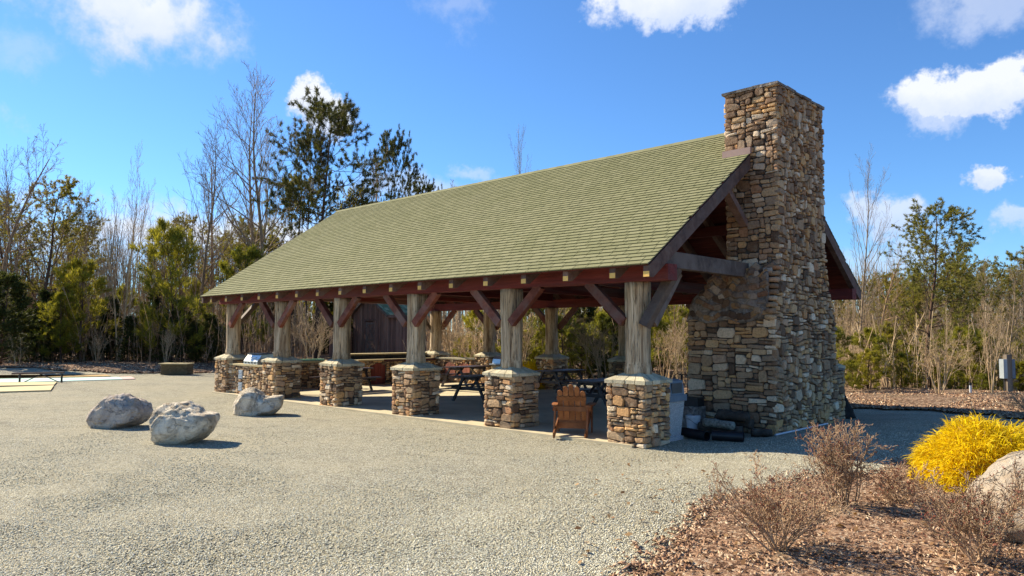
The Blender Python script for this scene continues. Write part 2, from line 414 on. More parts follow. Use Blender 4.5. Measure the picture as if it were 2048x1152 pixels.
def mesh_np(name, V, F, smooth=False):
    """V (n,3); F int array (m,3)/(m,4) or list of lists"""
    me = bpy.data.meshes.new(name)
    if isinstance(F, np.ndarray):
        k = F.shape[1]; m = F.shape[0]
        me.vertices.add(len(V)); me.vertices.foreach_set('co', np.ascontiguousarray(V, dtype=np.float32).ravel())
        me.loops.add(m*k); me.loops.foreach_set('vertex_index', np.ascontiguousarray(F, dtype=np.int32).ravel())
        me.polygons.add(m); me.polygons.foreach_set('loop_start', np.arange(m, dtype=np.int32)*k)
        me.polygons.foreach_set('loop_total', np.full(m, k, dtype=np.int32))
        me.update(calc_edges=True)
    else:
        me.from_pydata([tuple(v) for v in V], [], F); me.update()
    if smooth: me.polygons.foreach_set('use_smooth', np.ones(len(me.polygons), dtype=bool)); me.update()
    return me
def build(name, V, F, mat, parent=None, smooth=False, kind=None, label=None, cat=None, group=None, origin=None):
    V = np.asarray(V, float)
    if origin is None:
        origin = np.array([(V[:, 0].min()+V[:, 0].max())/2, (V[:, 1].min()+V[:, 1].max())/2, V[:, 2].min()])
    origin = np.array(origin, float)
    me = mesh_np(name, V-origin, F, smooth)
    o = link_mesh(name, me, mat, parent, origin)
    return put_props(o, label, cat, group, kind)

class MB:
    def __init__(s): s.V = []; s.F = []
    def add(s, V, F):
        b = len(s.V); s.V += [tuple(v) for v in V]; s.F += [[i+b for i in f] for f in F]; return s
    def box(s, c, d, rz=0, M=None):
        x, y, z = d[0]/2, d[1]/2, d[2]/2
        P = np.array([(-x, -y, -z), (x, -y, -z), (x, y, -z), (-x, y, -z), (-x, -y, z), (x, -y, z), (x, y, z), (-x, y, z)])
        if rz: cz, sz = math.cos(rz), math.sin(rz); P = P @ np.array([[cz, sz, 0], [-sz, cz, 0], [0, 0, 1]])
        if M is not None: P = P @ np.array(M).T
        P = P + np.array(c)
        return s.add(P, [[0, 3, 2, 1], [4, 5, 6, 7], [0, 1, 5, 4], [1, 2, 6, 5], [2, 3, 7, 6], [3, 0, 4, 7]])
    def beam(s, a, b, w_, h, up=(0, 0, 1), bev=0.0):
        """box bar from a to b: w_ across (perp to up), h along up"""
        a = np.array(a, float); b = np.array(b, float); d = b-a; d /= np.linalg.norm(d)
        side = np.cross(d, up); side /= np.linalg.norm(side); u = np.cross(side, d)
        if bev <= 0:
            pr = [(-.5, -.5), (.5, -.5), (.5, .5), (-.5, .5)]; pr = [(x*w_, y*h) for x, y in pr]
        else:
            X, Y = w_/2, h/2; e = bev
            pr = [(-X+e, -Y), (X-e, -Y), (X, -Y+e), (X, Y-e), (X-e, Y), (-X+e, Y), (-X, Y-e), (-X, -Y+e)]
        n = len(pr); P = [a+side*x+u*y for x, y in pr]+[b+side*x+u*y for x, y in pr]
        F = [[i, (i+1) % n, n+(i+1) % n, n+i] for i in range(n)]+[list(range(n))[::-1], [n+i for i in range(n)]]
        return s.add(P, F)
    def tube(s, pts, radii, n=8, caps=True):
        V, F = tube_np([np.array(p, float) for p in pts], radii, n)
        F = [list(map(int, f)) for f in F]
        if caps:
            F.append([i for i in range(n)][::-1]); m = (len(pts)-1)*n; F.append([m+i for i in range(n)])
        return s.add(V, F)
    def lathe(s, prof, c, n=20, caps=True):
        V = []; F = []
        for r, z in prof:
            for k in range(n):
                a = 2*math.pi*k/n; V.append((c[0]+r*math.cos(a), c[1]+r*math.sin(a), c[2]+z))
        for i in range(len(prof)-1):
            for k in range(n): F.append([i*n+k, i*n+(k+1) % n, (i+1)*n+(k+1) % n, (i+1)*n+k])
        if caps: F.append(list(range(n))[::-1]); m = (len(prof)-1)*n; F.append([m+i for i in range(n)])
        return s.add(V, F)
    def build(s, name, mat, parent=None, **kw): return build(name, np.array(s.V), s.F, mat, parent, **kw)

def crs(a, b):
    out = np.empty(np.broadcast_shapes(a.shape, b.shape))
    out[..., 0] = a[..., 1]*b[..., 2]-a[..., 2]*b[..., 1]; out[..., 1] = a[..., 2]*b[..., 0]-a[..., 0]*b[..., 2]; out[..., 2] = a[..., 0]*b[..., 1]-a[..., 1]*b[..., 0]
    return out
def tube_np(pts, radii, n):
    P = np.array(pts); m = len(P)
    T = np.empty_like(P); T[1:-1] = P[2:]-P[:-2]; T[0] = P[1]-P[0]; T[-1] = P[-1]-P[-2]; T /= (np.sqrt((T*T).sum(1))[:, None]+1e-9)
    ref = np.array([0., 0, 1]) if abs(T[0][2]) < .9 else np.array([1., 0, 0])
    A = crs(T, ref); A /= (np.sqrt((A*A).sum(1))[:, None]+1e-9); B = crs(T, A)
    ang = np.arange(n)*2*math.pi/n
    R = np.array(radii)[:, None, None]
    V = P[:, None, :] + R*(A[:, None, :]*np.cos(ang)[None, :, None] + B[:, None, :]*np.sin(ang)[None, :, None])
    i = np.arange(m-1)[:, None]*n; k = np.arange(n)[None, :]; k2 = (k+1) % n
    F = np.stack([i+k, i+k2, i+n+k2, i+n+k], axis=-1).reshape(-1, 4)
    return V.reshape(-1, 3), F

def instance(src, name_parts, loc, rz, s, label, group, cat=None, sz=None):
    c = src.copy(); col.objects.link(c); c.location = loc; c.rotation_euler = (0, 0, rz); c.scale = (s, s, sz or s)
    c['label'] = label; c['group'] = group
    if cat: c['category'] = cat
    for ch in src.children:
        d = ch.copy(); col.objects.link(d); d.parent = c
    return c

# ------------------------------------------------------------------ terrain
def sm(a, b, x):
    t = np.clip((np.asarray(x, float)-a)/(b-a), 0, 1); return t*t*(3-2*t)
def gz(x, y):
    """ground height"""
    x = np.asarray(x, float); y = np.asarray(y, float)
    z = .15*sm(.6, 2.6, x)*sm(-9, -5, y)*(1-sm(8, 10, y)*.6)
    z = z + .12*sm(10.5, 13, y)*sm(-3, 1, x)
    # the land drops away behind the right-hand strip of mulch
    d = (y-15.5) + .35*(x-2)
    z = z - 2.6*sm(1.0, 22, d)*sm(-16, -4, x)
    # the woods on the left stand on a slight bank
    z = z + .25*sm(-30, -36, x)
    return z
def gzf(x, y): return float(gz(x, y))
def ground_at(px, py):
    """point of the ground seen at a photograph pixel"""
    d = FW + RT*(px-1024)/FPX - UP*(py-576)/FPX
    z = 0.0
    for _ in range(12):
        t = (z-CAM[2])/d[2]; p = CAM+d*t; z = gzf(p[0], p[1])
    return p
def at_depth(px, depth):
    """ground point in the column px at a given distance ahead"""
    d = FW + RT*(px-1024)/FPX
    p = CAM + d*depth/np.dot(d, FW)*1.0
    return float(p[0]), float(p[1])
def top_height(x, y, py):
    """height above the ground of something at x, y whose top shows at row py"""
    dep = (np.array([x, y, CAM[2]])-CAM) @ FW
    return CAM[2] + (668-py)/FPX*dep*1.004 - gzf(x, y)

def grid_sheet(name, xs, ys, zf, mat, keep=None, kind='structure', smooth=True):
    X, Y = np.meshgrid(xs, ys, indexing='ij'); Z = zf(X, Y)
    V = np.stack([X, Y, Z], -1).reshape(-1, 3); nx, ny = len(xs), len(ys)
    i = np.arange(nx-1)[:, None]*ny; j = np.arange(ny-1)[None, :]
    F = np.stack([i+j, i+ny+j, i+ny+j+1, i+j+1], -1).reshape(-1, 4)
    if keep is not None:
        c = V[F].mean(1); F = F[keep(c[:, 0], c[:, 1], V[F][:, :, 2])]
        used = np.unique(F); mp = np.full(len(V), -1); mp[used] = np.arange(len(used)); V = V[used]; F = mp[F]
    return build(name, V, F, mat, smooth=smooth, kind=kind, origin=(0, 0, 0))

def vnoise(x, y, s=1.0, seed=0):
    """cheap smooth value noise, vectorised, 0..1"""
    x = np.asarray(x)*s+seed*17.3; y = np.asarray(y)*s-seed*9.1
    xi = np.floor(x); yi = np.floor(y); fx = x-xi; fy = y-yi; fx = fx*fx*(3-2*fx); fy = fy*fy*(3-2*fy)
    def h(a, b):
        v = np.sin(a*127.1+b*311.7)*43758.5453; return v-np.floor(v)
    return (h(xi, yi)*(1-fx)+h(xi+1, yi)*fx)*(1-fy)+(h(xi, yi+1)*(1-fx)+h(xi+1, yi+1)*fx)*fy
def vn1(x, y, s=1.0, seed=0):
    x = x*s+seed*17.3; y = y*s-seed*9.1; xi = math.floor(x); yi = math.floor(y); fx = x-xi; fy = y-yi; fx = fx*fx*(3-2*fx); fy = fy*fy*(3-2*fy)
    def h(a, b):
        v = math.sin(a*127.1+b*311.7)*43758.5453; return v-math.floor(v)
    return (h(xi, yi)*(1-fx)+h(xi+1, yi)*fx)*(1-fy)+(h(xi, yi+1)*(1-fx)+h(xi+1, yi+1)*fx)*fy
def poly_sd(P, x, y):
    """signed distance to polygon, positive inside"""
    x = np.asarray(x, float); y = np.asarray(y, float)
    d = np.full(x.shape, 1e9); ins = np.zeros(x.shape, bool)
    n = len(P)
    for i in range(n):
        ax, ay = P[i]; bx, by = P[(i+1) % n]
        ex, ey = bx-ax, by-ay; t = np.clip(((x-ax)*ex+(y-ay)*ey)/(ex*ex+ey*ey), 0, 1)
        d = np.minimum(d, np.hypot(x-ax-t*ex, y-ay-t*ey))
        c = ((ay > y) != (by > y)); xx = ax + (y-ay)/(by-ay+1e-12)*ex
        ins ^= (c & (x < xx))
    return np.where(ins, d, -d)

YARD = [(-45, -16), (-40, -8), (-34.8, -1.2), (-31.2, 1.6), (-29.5, 4.6), (-27, 10), (-20, 12.2), (-10, 12.0), (-3, 10.8), (1.2, 10.3), (2.6, 10.2), (4.6, 9.4), (7, 8.5), (12, 6), (14, -10), (10, -20), (0, -22), (-30, -22)]
BED = [tuple(ground_at(*p)[:2]) for p in [(1250, 1175), (1285, 1100), (1345, 1048), (1385, 1018), (1450, 992), (1530, 972), (1600, 955), (1700, 940), (1760, 930), (1830, 922)]] + [(5.0, 3.2), (7.0, 5.5), (11, 5), (13, -4), (10, -8), (5.2, -8.0)]
def yard_sd(x, y): return poly_sd(YARD, x, y) + (vnoise(x, y, 1.1, 1)-.5)*.9 + (vnoise(x, y, 4, 2)-.5)*.25
def bed_sd(x, y): return poly_sd(BED, x, y) - .20 + (vnoise(x, y, 1.6, 3)-.5)*.42 + (vnoise(x, y, 6, 4)-.5)*.16

xs = np.concatenate([np.array([-700, -400, -250, -160, -110, -80]), np.arange(-62, 20, .4), np.array([22, 26, 34, 50, 80, 140, 250, 400, 700.])])
ys = np.concatenate([np.array([-500, -250, -120, -60, -40]), np.arange(-26, 30, .4), np.array([32, 36, 42, 50, 60, 75, 100, 150, 250, 400, 700.])])
def z_ground(X, Y):
    s_ = yard_sd(X, Y)
    return gz(X, Y) + np.where(s_ > 0, -.06, .035) * np.clip(np.abs(s_)/.25, 0, 1) + (s_ < -.5)*vnoise(X, Y, 1.4, 5)*.06
grid_sheet('ground', xs, ys, z_ground, 'leaf_litter')
grid_sheet('gravel_yard', np.arange(-46, 15, .25), np.arange(-22, 14, .25), lambda X, Y: gz(X, Y)+(vnoise(X, Y, 1.0, 8)-.5)*.012, 'gravel',
           keep=lambda x, y, z: yard_sd(x, y) > -1.2)
grid_sheet('mulch_bed', np.arange(1.6, 13, .07), np.arange(-8.4, 6.2, .07),
           lambda X, Y: gz(X, Y) - .03 + .075*np.clip((bed_sd(X, Y)+.15)/.4, 0, 1) + (vnoise(X, Y, 9, 6)-.5)*.03*(bed_sd(X, Y) > 0), 'mulch',
           keep=lambda x, y, z: bed_sd(x, y) > -.35)

# loose gravel: real stones over the foreground
def scatter_octa(name, n, region, zoff, size, mat, flat=(.5, .75), keep=None, elong=1.0, seed=1):
    g = np.random.default_rng(seed)
    x, y = region(g, n)
    if keep is not None:
        k = keep(x, y); x = x[k]; y = y[k]
    n = len(x); z = gz(x, y)+zoff
    s_ = g.uniform(size[0], size[1], n)**1.0
    base = np.array([(1, 0, 0), (-1, 0, 0), (0, 1, 0), (0, -1, 0), (0, 0, 1), (0, 0, -1.)])
    V = base[None]*s_[:, None, None]*g.uniform(.7, 1.25, (n, 6, 1))
    V[:, :, 2] *= g.uniform(flat[0], flat[1], n)[:, None]; V[:, :, 0] *= elong
    a = g.uniform(0, 2*math.pi, n); tl = g.normal(0, .35, n)
    ca, sa, ct, st = np.cos(a), np.sin(a), np.cos(tl), np.sin(tl)
    X = V[:, :, 0]*ct[:, None]-V[:, :, 2]*st[:, None]; Z = V[:, :, 0]*st[:, None]+V[:, :, 2]*ct[:, None]; Yv = V[:, :, 1]
    V = np.stack([X*ca[:, None]-Yv*sa[:, None]+x[:, None], X*sa[:, None]+Yv*ca[:, None]+y[:, None], Z+z[:, None]], -1)
    f = np.array([(0, 2, 4), (2, 1, 4), (1, 3, 4), (3, 0, 4), (2, 0, 5), (1, 2, 5), (3, 1, 5), (0, 3, 5)])
    F = (f[None]+(np.arange(n)*6)[:, None, None]).reshape(-1, 3)
    return build(name, V.reshape(-1, 3), F, mat, kind='stuff', origin=(0, 0, 0))
def view_wedge(d0, d1, power=1.0, px0=-60, px1=2110):
    def f(g, n):
        u = g.uniform(0, 1, n); dep = 1/((1-u)*(1/d0)+u*(1/d1)) if power else np.sqrt(u*(d1*d1-d0*d0)+d0*d0)
        px = g.uniform(px0, px1, n)
        F2 = FW[:2]/np.linalg.norm(FW[:2]); R2 = RT[:2]/np.linalg.norm(RT[:2])
        lat = (px-1024)/FPX*dep
        return CAM[0]+F2[0]*dep+R2[0]*lat, CAM[1]+F2[1]*dep+R2[1]*lat
    return f
def open_gravel(x, y):
    k = (yard_sd(x, y) > .1) & (bed_sd(x, y) < .05)
    slab = (x > -17.6) & (x < .1) & (y > -.12) & (y < 9.9)
    ch = (x > -1.2) & (x < 1.0) & (y > 3.1) & (y < 7)
    return k & ~slab & ~ch
put_props(scatter_octa('loose_gravel', 130000, view_wedge(5.6, 16), .002, (.004, .0125), 'pebble', keep=open_gravel, seed=3),
          'loose grey and buff gravel stones spread over the yard', 'gravel')
put_props(scatter_octa('mulch_chips', 52000, view_wedge(5.2, 13, px0=1180), .038, (.008, .022), 'mulch_chip', flat=(.15, .35), elong=2.2,
                       keep=lambda x, y: bed_sd(x, y) > -.05-.35*np.abs(vnoise(x, y, 23, 9))**3, seed=4), 'shredded brown bark mulch in the front planting bed', 'mulch')
put_props(scatter_octa('leaf_litter_strip', 40000, view_wedge(17, 27, px0=1640, px1=2110), .05, (.02, .05), 'mulch_chip', flat=(.1, .4), elong=1.6,
                       keep=lambda x, y: yard_sd(x, y) < .05, seed=5), 'red-brown leaves and mulch along the back edge of the gravel', 'mulch')
put_props(scatter_octa('leaf_litter_bank', 30000, view_wedge(30, 46, px0=-60, px1=460), .05, (.03, .08), 'mulch_chip', flat=(.2, .6), elong=1.4,
                       keep=lambda x, y: yard_sd(x, y) < .05, seed=6), 'dark mulch bank at the foot of the left-hand woods', 'mulch')

#@@PART2
# ------------------------------------------------------------------ masonry
def pack_rects(W, H, g, wr=(.10, .30), hr=(.055, .12), big=.10):
    """fills a W x H face with uneven courses of rectangles, lowest gap first"""
    segs = [[0.0, W, 0.0]]; out = []
    for _ in range(20000):
        i = min(range(len(segs)), key=lambda k: segs[k][2]); x0, x1, y = segs[i]
        if y >= H-1e-6: break
        wseg = x1-x0
        b = g.random() < big
        h = g.uniform(*hr)*(1.9 if b else 1.0); w_ = g.uniform(*wr)*(1.15 if b else 1.0)
        w_ = max(w_, h*1.05) if g.random() < .8 else w_*.7
        if w_ > wseg-wr[0]*.8: w_ = wseg
        if wseg < wr[0]*.8: h = 1e9
        left = segs[i-1][2] if i > 0 else None; right = segs[i+1][2] if i < len(segs)-1 else None
        fromleft = g.random() < .5
        top = y+h
        if h > 1e8:
            top = min([t for t in (left, right, H) if t is not None])
        for t in (left, right):
            if t is not None and abs(top-t) < hr[0]*.62 and t > y+.02: top = t
        if top > H-hr[0]*.7: top = H
        if w_ >= wseg-1e-6: a, b_ = x0, x1
        elif fromleft: a, b_ = x0, x0+w_
        else: a, b_ = x1-w_, x1
        out.append((a, b_, y, top))
        new = []
        if a > x0+1e-6: new.append([x0, a, y])
        new.append([a, b_, top])
        if b_ < x1-1e-6: new.append([b_, x1, y])
        segs[i:i+1] = new
        k = 0
        while k < len(segs)-1:
            if abs(segs[k][2]-segs[k+1][2]) < 1e-6: segs[k][1] = segs[k+1][1]; del segs[k+1]
            else: k += 1
    return out
def stone_shape(r, g, W, proud=(.012, .045), gap=.007):
    """one field stone: (s, t, depth) points and faces"""
    x0, x1, y0, y1 = r
    ex = .018
    x0 = x0+gap if x0 > 1e-4 else x0-g.uniform(0, ex); x1 = x1-gap if x1 < W-1e-4 else x1+g.uniform(0, ex)
    y0 += gap; y1 -= gap
    w_, h = x1-x0, y1-y0
    m = min(w_, h); c = [m*g.uniform(.06, .38) for _ in range(8)]
    P = [(x0+c[0], y0), (x1-c[1], y0), (x1, y0+c[2]), (x1, y1-c[3]), (x1-c[4], y1), (x0+c[5], y1), (x0, y1-c[6]), (x0, y0+c[7])]
    j = m*.07
    P = [(x+g.uniform(-j, j), y+g.uniform(-j, j)) for x, y in P]
    cx, cy = (x0+x1)/2, (y0+y1)/2; d = g.uniform(*proud); tx, ty = g.uniform(-.10, .10), g.uniform(-.10, .10)
    V = []
    for x, y in P: V.append((cx+(x-cx)*.96, cy+(y-cy)*.96, -.07))
    for x, y in P: V.append((x, y, d*.25))
    k = max(.62, 1-.017/max(m, .03))
    for x, y in P:
        X, Y = cx+(x-cx)*k*g.uniform(.95, 1.04), cy+(y-cy)*k*g.uniform(.93, 1.05)
        V.append((X, Y, d+(X-cx)*tx+(Y-cy)*ty+g.uniform(-.004, .004)))
    V.append((cx+g.uniform(-.2, .2)*w_, cy+g.uniform(-.2, .2)*h, d+g.uniform(.0, .008)))
    F = []
    for i in range(8):
        n = (i+1) % 8
        F += [[i, n, 8+n, 8+i], [8+i, 8+n, 16+n, 16+i], [16+i, 16+n, 24]]
    return V, F
def stone_face(W, H, fn, g, **kw):
    """list of (world verts, faces) for a wall face; fn maps (s, t, depth) to a point"""
    pk = {k: kw[k] for k in ('wr', 'hr', 'big') if k in kw}; sk = {k: kw[k] for k in ('proud', 'gap') if k in kw}
    skip = kw.get('skip'); out = []
    wp = kw.get('warp', .022); sd = g.uniform(0, 50)
    for r in pack_rects(W, H, g, **pk):
        if skip and skip((r[0]+r[1])/2, (r[2]+r[3])/2): continue
        V, F = stone_shape(r, g, W, **sk)
        rot = g.gauss(0, .05); cx_, cy_ = (r[0]+r[1])/2, (r[2]+r[3])/2
        V = [(cx_+(a-cx_)-(b-cy_)*rot + wp*((vn1(cx_+(a-cx_)*1.0, b, 5.5, sd))-.5)*2*min(1, max(0, min(a, W-a))/.12),
              cy_+(b-cy_)+(a-cx_)*rot*.8 + wp*((vn1(a, b, 5.0, sd+9))-.5)*2*min(1, max(0, min(b, H-b))/.10), c_) for a, b, c_ in V]
        out.append((np.array([fn(*v) for v in V]), F, r))
    return out
def plane_fn(o, s, n, flare=None):
    o = np.array(o, float); s = np.array(s, float); n = np.array(n, float)
    def f(a, t, d): return o + s*a + np.array([0, 0, t]) + n*d
    return f
def stones_out(lst, mat, parent, single, kind_name='stone'):
    """single: the pieces that become parts of their own; the rest join into one piece of stuff"""
    mb = MB()
    for k, (V, F, r) in enumerate(lst):
        if k in single:
            build(kind_name, V, F, mat, parent, smooth=False, origin=V.mean(0))
        else: mb.add(V, F)
    if mb.V: mb.build('stonework', mat, parent, smooth=False, kind='stuff')

# ------------------------------------------------------------------ pavilion
SP, PW, DEP = 3.237, 0.793, 9.711
EV_Y, EV_Z, RX, LX, RY, RZ = -0.425, 3.22, 0.38, -17.34, DEP/2, 6.768
BY = DEP-EV_Y
pav = thing('pavilion', (-8.5, 4.86, 0), 'long open timber pavilion with a green shingle roof on log posts and stone piers', 'pavilion')
# slab
mb = MB(); mb.box((-8.6, 4.86, .005), (16.8, 9.95, .09)); mb.build('floor_slab', 'slab_concrete', pav)
slope = np.array([0, RY-EV_Y, RZ-EV_Z]); SL = np.linalg.norm(slope); slope /= SL; nrm = np.array([0, -slope[2], slope[1]])
def roofpt(x, s_, off=0.0, back=False):
    p = np.array([x, EV_Y, EV_Z]) + slope*s_ + nrm*off
    if back: p[1] = DEP-p[1]
    return p
# deck boards (both slopes)
for back in (False, True):
    mb = MB(); nb = 32; bw = SL/nb
    for i in range(nb):
        a0, a1 = i*bw+.004, (i+1)*bw-.004
        P = [roofpt(x, s_, o, back) for o in (-.035, -.012) for x, s_ in ((LX+.03, a0), (RX-.03, a0), (RX-.03, a1), (LX+.03, a1))]
        mb.add(P, [[0, 3, 2, 1], [4, 5, 6, 7], [0, 1, 5, 4], [1, 2, 6, 5], [2, 3, 7, 6], [3, 0, 4, 7]])
    mb.build('roof_deck', 'ceiling_boards', pav)
# shingles
g = random.Random(11)
rows, tab = 46, .30
rh = SL/rows
proto_s = None; cand = []
for r in range(rows):
    off = g.uniform(0, tab); x = LX-off
    while x < RX:
        w_ = tab; x0 = max(x, LX)+.004; x1 = min(x+w_, RX)-.004
        if x1-x0 > .04: x0 += .003; x1 -= .003; cand.append((r, x0, x1))
        x += w_
def shingle_verts(r, x0, x1, g, back=False):
    s0 = r*rh-.012+g.uniform(-.003, .003); s1 = (r+1)*rh+.02
    lift = g.uniform(0, .004)
    return [roofpt(x0, s0, .004, back), roofpt(x1, s0, .004, back), roofpt(x1, s0, .025+lift, back), roofpt(x0, s0, .025+g.uniform(0, .004), back),
            roofpt(x0, s1, -.002, back), roofpt(x1, s1, -.002, back), roofpt(x1, s1, .005, back), roofpt(x0, s1, .005, back)]
SHF = [[0, 1, 2, 3], [3, 2, 6, 7], [0, 3, 7, 4], [1, 5, 6, 2], [4, 7, 6, 5]]
def near_key(c):
    p = roofpt((c[1]+c[2])/2, (c[0]+.5)*rh); return np.linalg.norm(p-CAM)
full = [c for c in cand if c[2]-c[1] > .28]
near = set(sorted(full, key=near_key)[:300])
rest = MB(); me_s = None
for c in cand:
    V = shingle_verts(*c, g)
    if c in near:
        ctr = roofpt((c[1]+c[2])/2, c[0]*rh)
        if me_s is None: me_s = mesh_np('shingle', np.array(V)-ctr, SHF)
        o = link_mesh('shingle', me_s, 'shingle', pav, ctr)
    else: rest.add(V, SHF)
rest.build('shingle_courses', 'shingle', pav, kind='stuff')
rest = MB()
for r in range(rows):
    x = LX-g.uniform(0, .9)
    while x < RX:
        x0, x1 = max(x, LX)+.004, min(x+.9, RX)-.004; x += .9
        if x1-x0 > .04: rest.add(shingle_verts(r, x0, x1, g, True), [f[::-1] for f in SHF])
rest.build('shingle_courses', 'shingle', pav, kind='stuff')
mb = MB()
for i in range(60):
    x0 = LX+i*(RX-LX)/60; x1 = x0+(RX-LX)/60+.02
    if x1 > -.2: continue
    P = []
    for xx, o in ((x0, .006), (x1, .0)):
        a = roofpt(xx, SL-.14, .022+o); b = np.array([xx, RY, RZ+.045+o]); c = roofpt(xx, SL-.14, .022+o, True); P += [a, b, c]
    for xx, o in ((x0, -.012), (x1, -.018)):
        a = roofpt(xx, SL-.14, .022+o); b = np.array([xx, RY, RZ+.045+o]); c = roofpt(xx, SL-.14, .022+o, True); P += [a, b, c]
    mb.add(P, [[0, 3, 4, 1], [1, 4, 5, 2], [6, 7, 10, 9], [7, 8, 11, 10], [0, 1, 7, 6], [1, 2, 8, 7], [0, 6, 9, 3], [2, 5, 11, 8]])
mb.build('ridge_cap', 'shingle', pav)
# rafters with fresh-cut yellow tail ends
RS = 1.085
nr = 16
for i in range(nr):
    x = -.43-RS*i
    if x < LX+.2: break
    for back in (False, True):
        a = roofpt(x, .075, -.145, back); b = roofpt(x, SL-.05, -.145, back)
        mb = MB(); side = .065
        # plumb-cut tail
        P = []
        for sx in (-side, side):
            for s_, o in ((.0, 0), (0, 1), (SL-.02, 1), (SL-.02, 0)):
                pass
        y0 = EV_Y+.07; yb = RY-.02
        def zt(y, o): return EV_Z+(y-EV_Y)*(slope[2]/slope[1])+o
        pr = [(y0, zt(y0, -.275) if False else 3.015), (y0, zt(y0, -.05)), (yb, zt(yb, -.05)), (yb, zt(yb, -.27)), (y0+.12, 3.015)]
        if back: pr = [(DEP-a_, b_) for a_, b_ in pr]
        P = [(x-side, a_, b_) for a_, b_ in pr]+[(x+side, a_, b_) for a_, b_ in pr]
        n = 5; F = [[k, (k+1) % n, n+(k+1) % n, n+k] for k in range(n)]+[list(range(n)), [n+k for k in range(n)][::-1]]
        mb.add(P, F)
        rf = mb.build('rafter', 'rake_wood', pav)
        if not back:
            m2 = MB(); m2.box((x, y0-.003, 3.062), (.124, .004, .092)); m2.build('cut_end', 'fresh_end', rf)
# rake (barge) boards at both gables
def slope_board(name, x0, x1, top, bot, ya, yb, back, mat, parent, foot=None):
    def zt(y, o): return EV_Z+(y-EV_Y)*(slope[2]/slope[1])+o
    pr = [(ya, foot if foot else zt(ya, bot)), (ya, zt(ya, top)), (yb, zt(yb, top)), (yb, zt(yb, bot))]
    if foot: pr.append((ya+.13, foot))
    if back: pr = [(DEP-a, b) for a, b in pr]
    n = len(pr); P = [(x0, a, b) for a, b in pr]+[(x1, a, b) for a, b in pr]
    F = [[k, (k+1) % n, n+(k+1) % n, n+k] for k in range(n)]+[list(range(n)), [n+k for k in range(n)][::-1]]
    mb = MB(); mb.add(P, F); return mb.build(name, mat, parent)
rb = slope_board('rake_board', RX-.13, RX-.005, -.035, -.33, EV_Y+.03, 3.5, False, 'rake_wood', pav, foot=3.0)
m2 = MB(); m2.box((RX-.0675, EV_Y+.027, 3.05), (.12, .004, .095)); m2.build('cut_end', 'fresh_end', rb)
slope_board('rake_board', RX-.13, RX-.005, -.035, -.33, EV_Y+.03, DEP-6.2, True, 'rake_wood', pav, foot=3.0)
for back in (False, True): slope_board('rake_board', LX+.005, LX+.13, -.035, -.33, EV_Y+.03, RY, back, 'rake_wood', pav, foot=3.0)
# main header beams
for y in (.28, DEP-.28):
    mb = MB(); mb.beam((-17.16, y, 3.12), (.42, y, 3.12), .30, .29, bev=.008); mb.build('header_beam', 'stained_wood_x', pav)
mb = MB(); mb.beam((-17.1, RY, RZ-.34), (.0, RY, RZ-.34), .18, .32, bev=.006); mb.build('ridge_beam', 'stained_wood_x', pav)
for y in (2.6, DEP-2.6):
    z = EV_Z+(2.6-EV_Y)*(slope[2]/slope[1])-.42
    mb = MB(); mb.beam((-17.1, y, z), (-.22 if True else 0, y, z), .16, .26, bev=.006); mb.build('purlin', 'stained_wood_x', pav)
posts_x = [-.397-SP*k for k in range(6)]
def log_post(x, y, seed):
    g = random.Random(seed); n = 20; m = 14; V = []; V2 = []
    ph = g.uniform(0, 9)
    for i in range(m):
        z = 1.24+(2.975-1.24)*i/(m-1); r = .238+.012*math.sin(z*2+ph)-.006*i/m + (.02 if i < 2 else 0)
        for k in range(n):
            a = 2*math.pi*k/n
            rr = r+.022*mnoise.noise(Vector((math.cos(a)*1.3+seed*3.1, math.sin(a)*1.3, z*.8)))+.005*mnoise.noise(Vector((math.cos(a)*6, math.sin(a)*6+seed, z*1.2)))
            V.append((x+rr*math.cos(a)+.01*math.sin(z*1.7+ph), y+rr*math.sin(a), z))
    F = [[i*n+k, i*n+(k+1) % n, (i+1)*n+(k+1) % n, (i+1)*n+k] for i in range(m-1) for k in range(n)]
    F += [[(m-1)*n+k for k in range(n)], list(range(n))[::-1]]
    return build('log_post', V, F, 'log', pav, smooth=True)
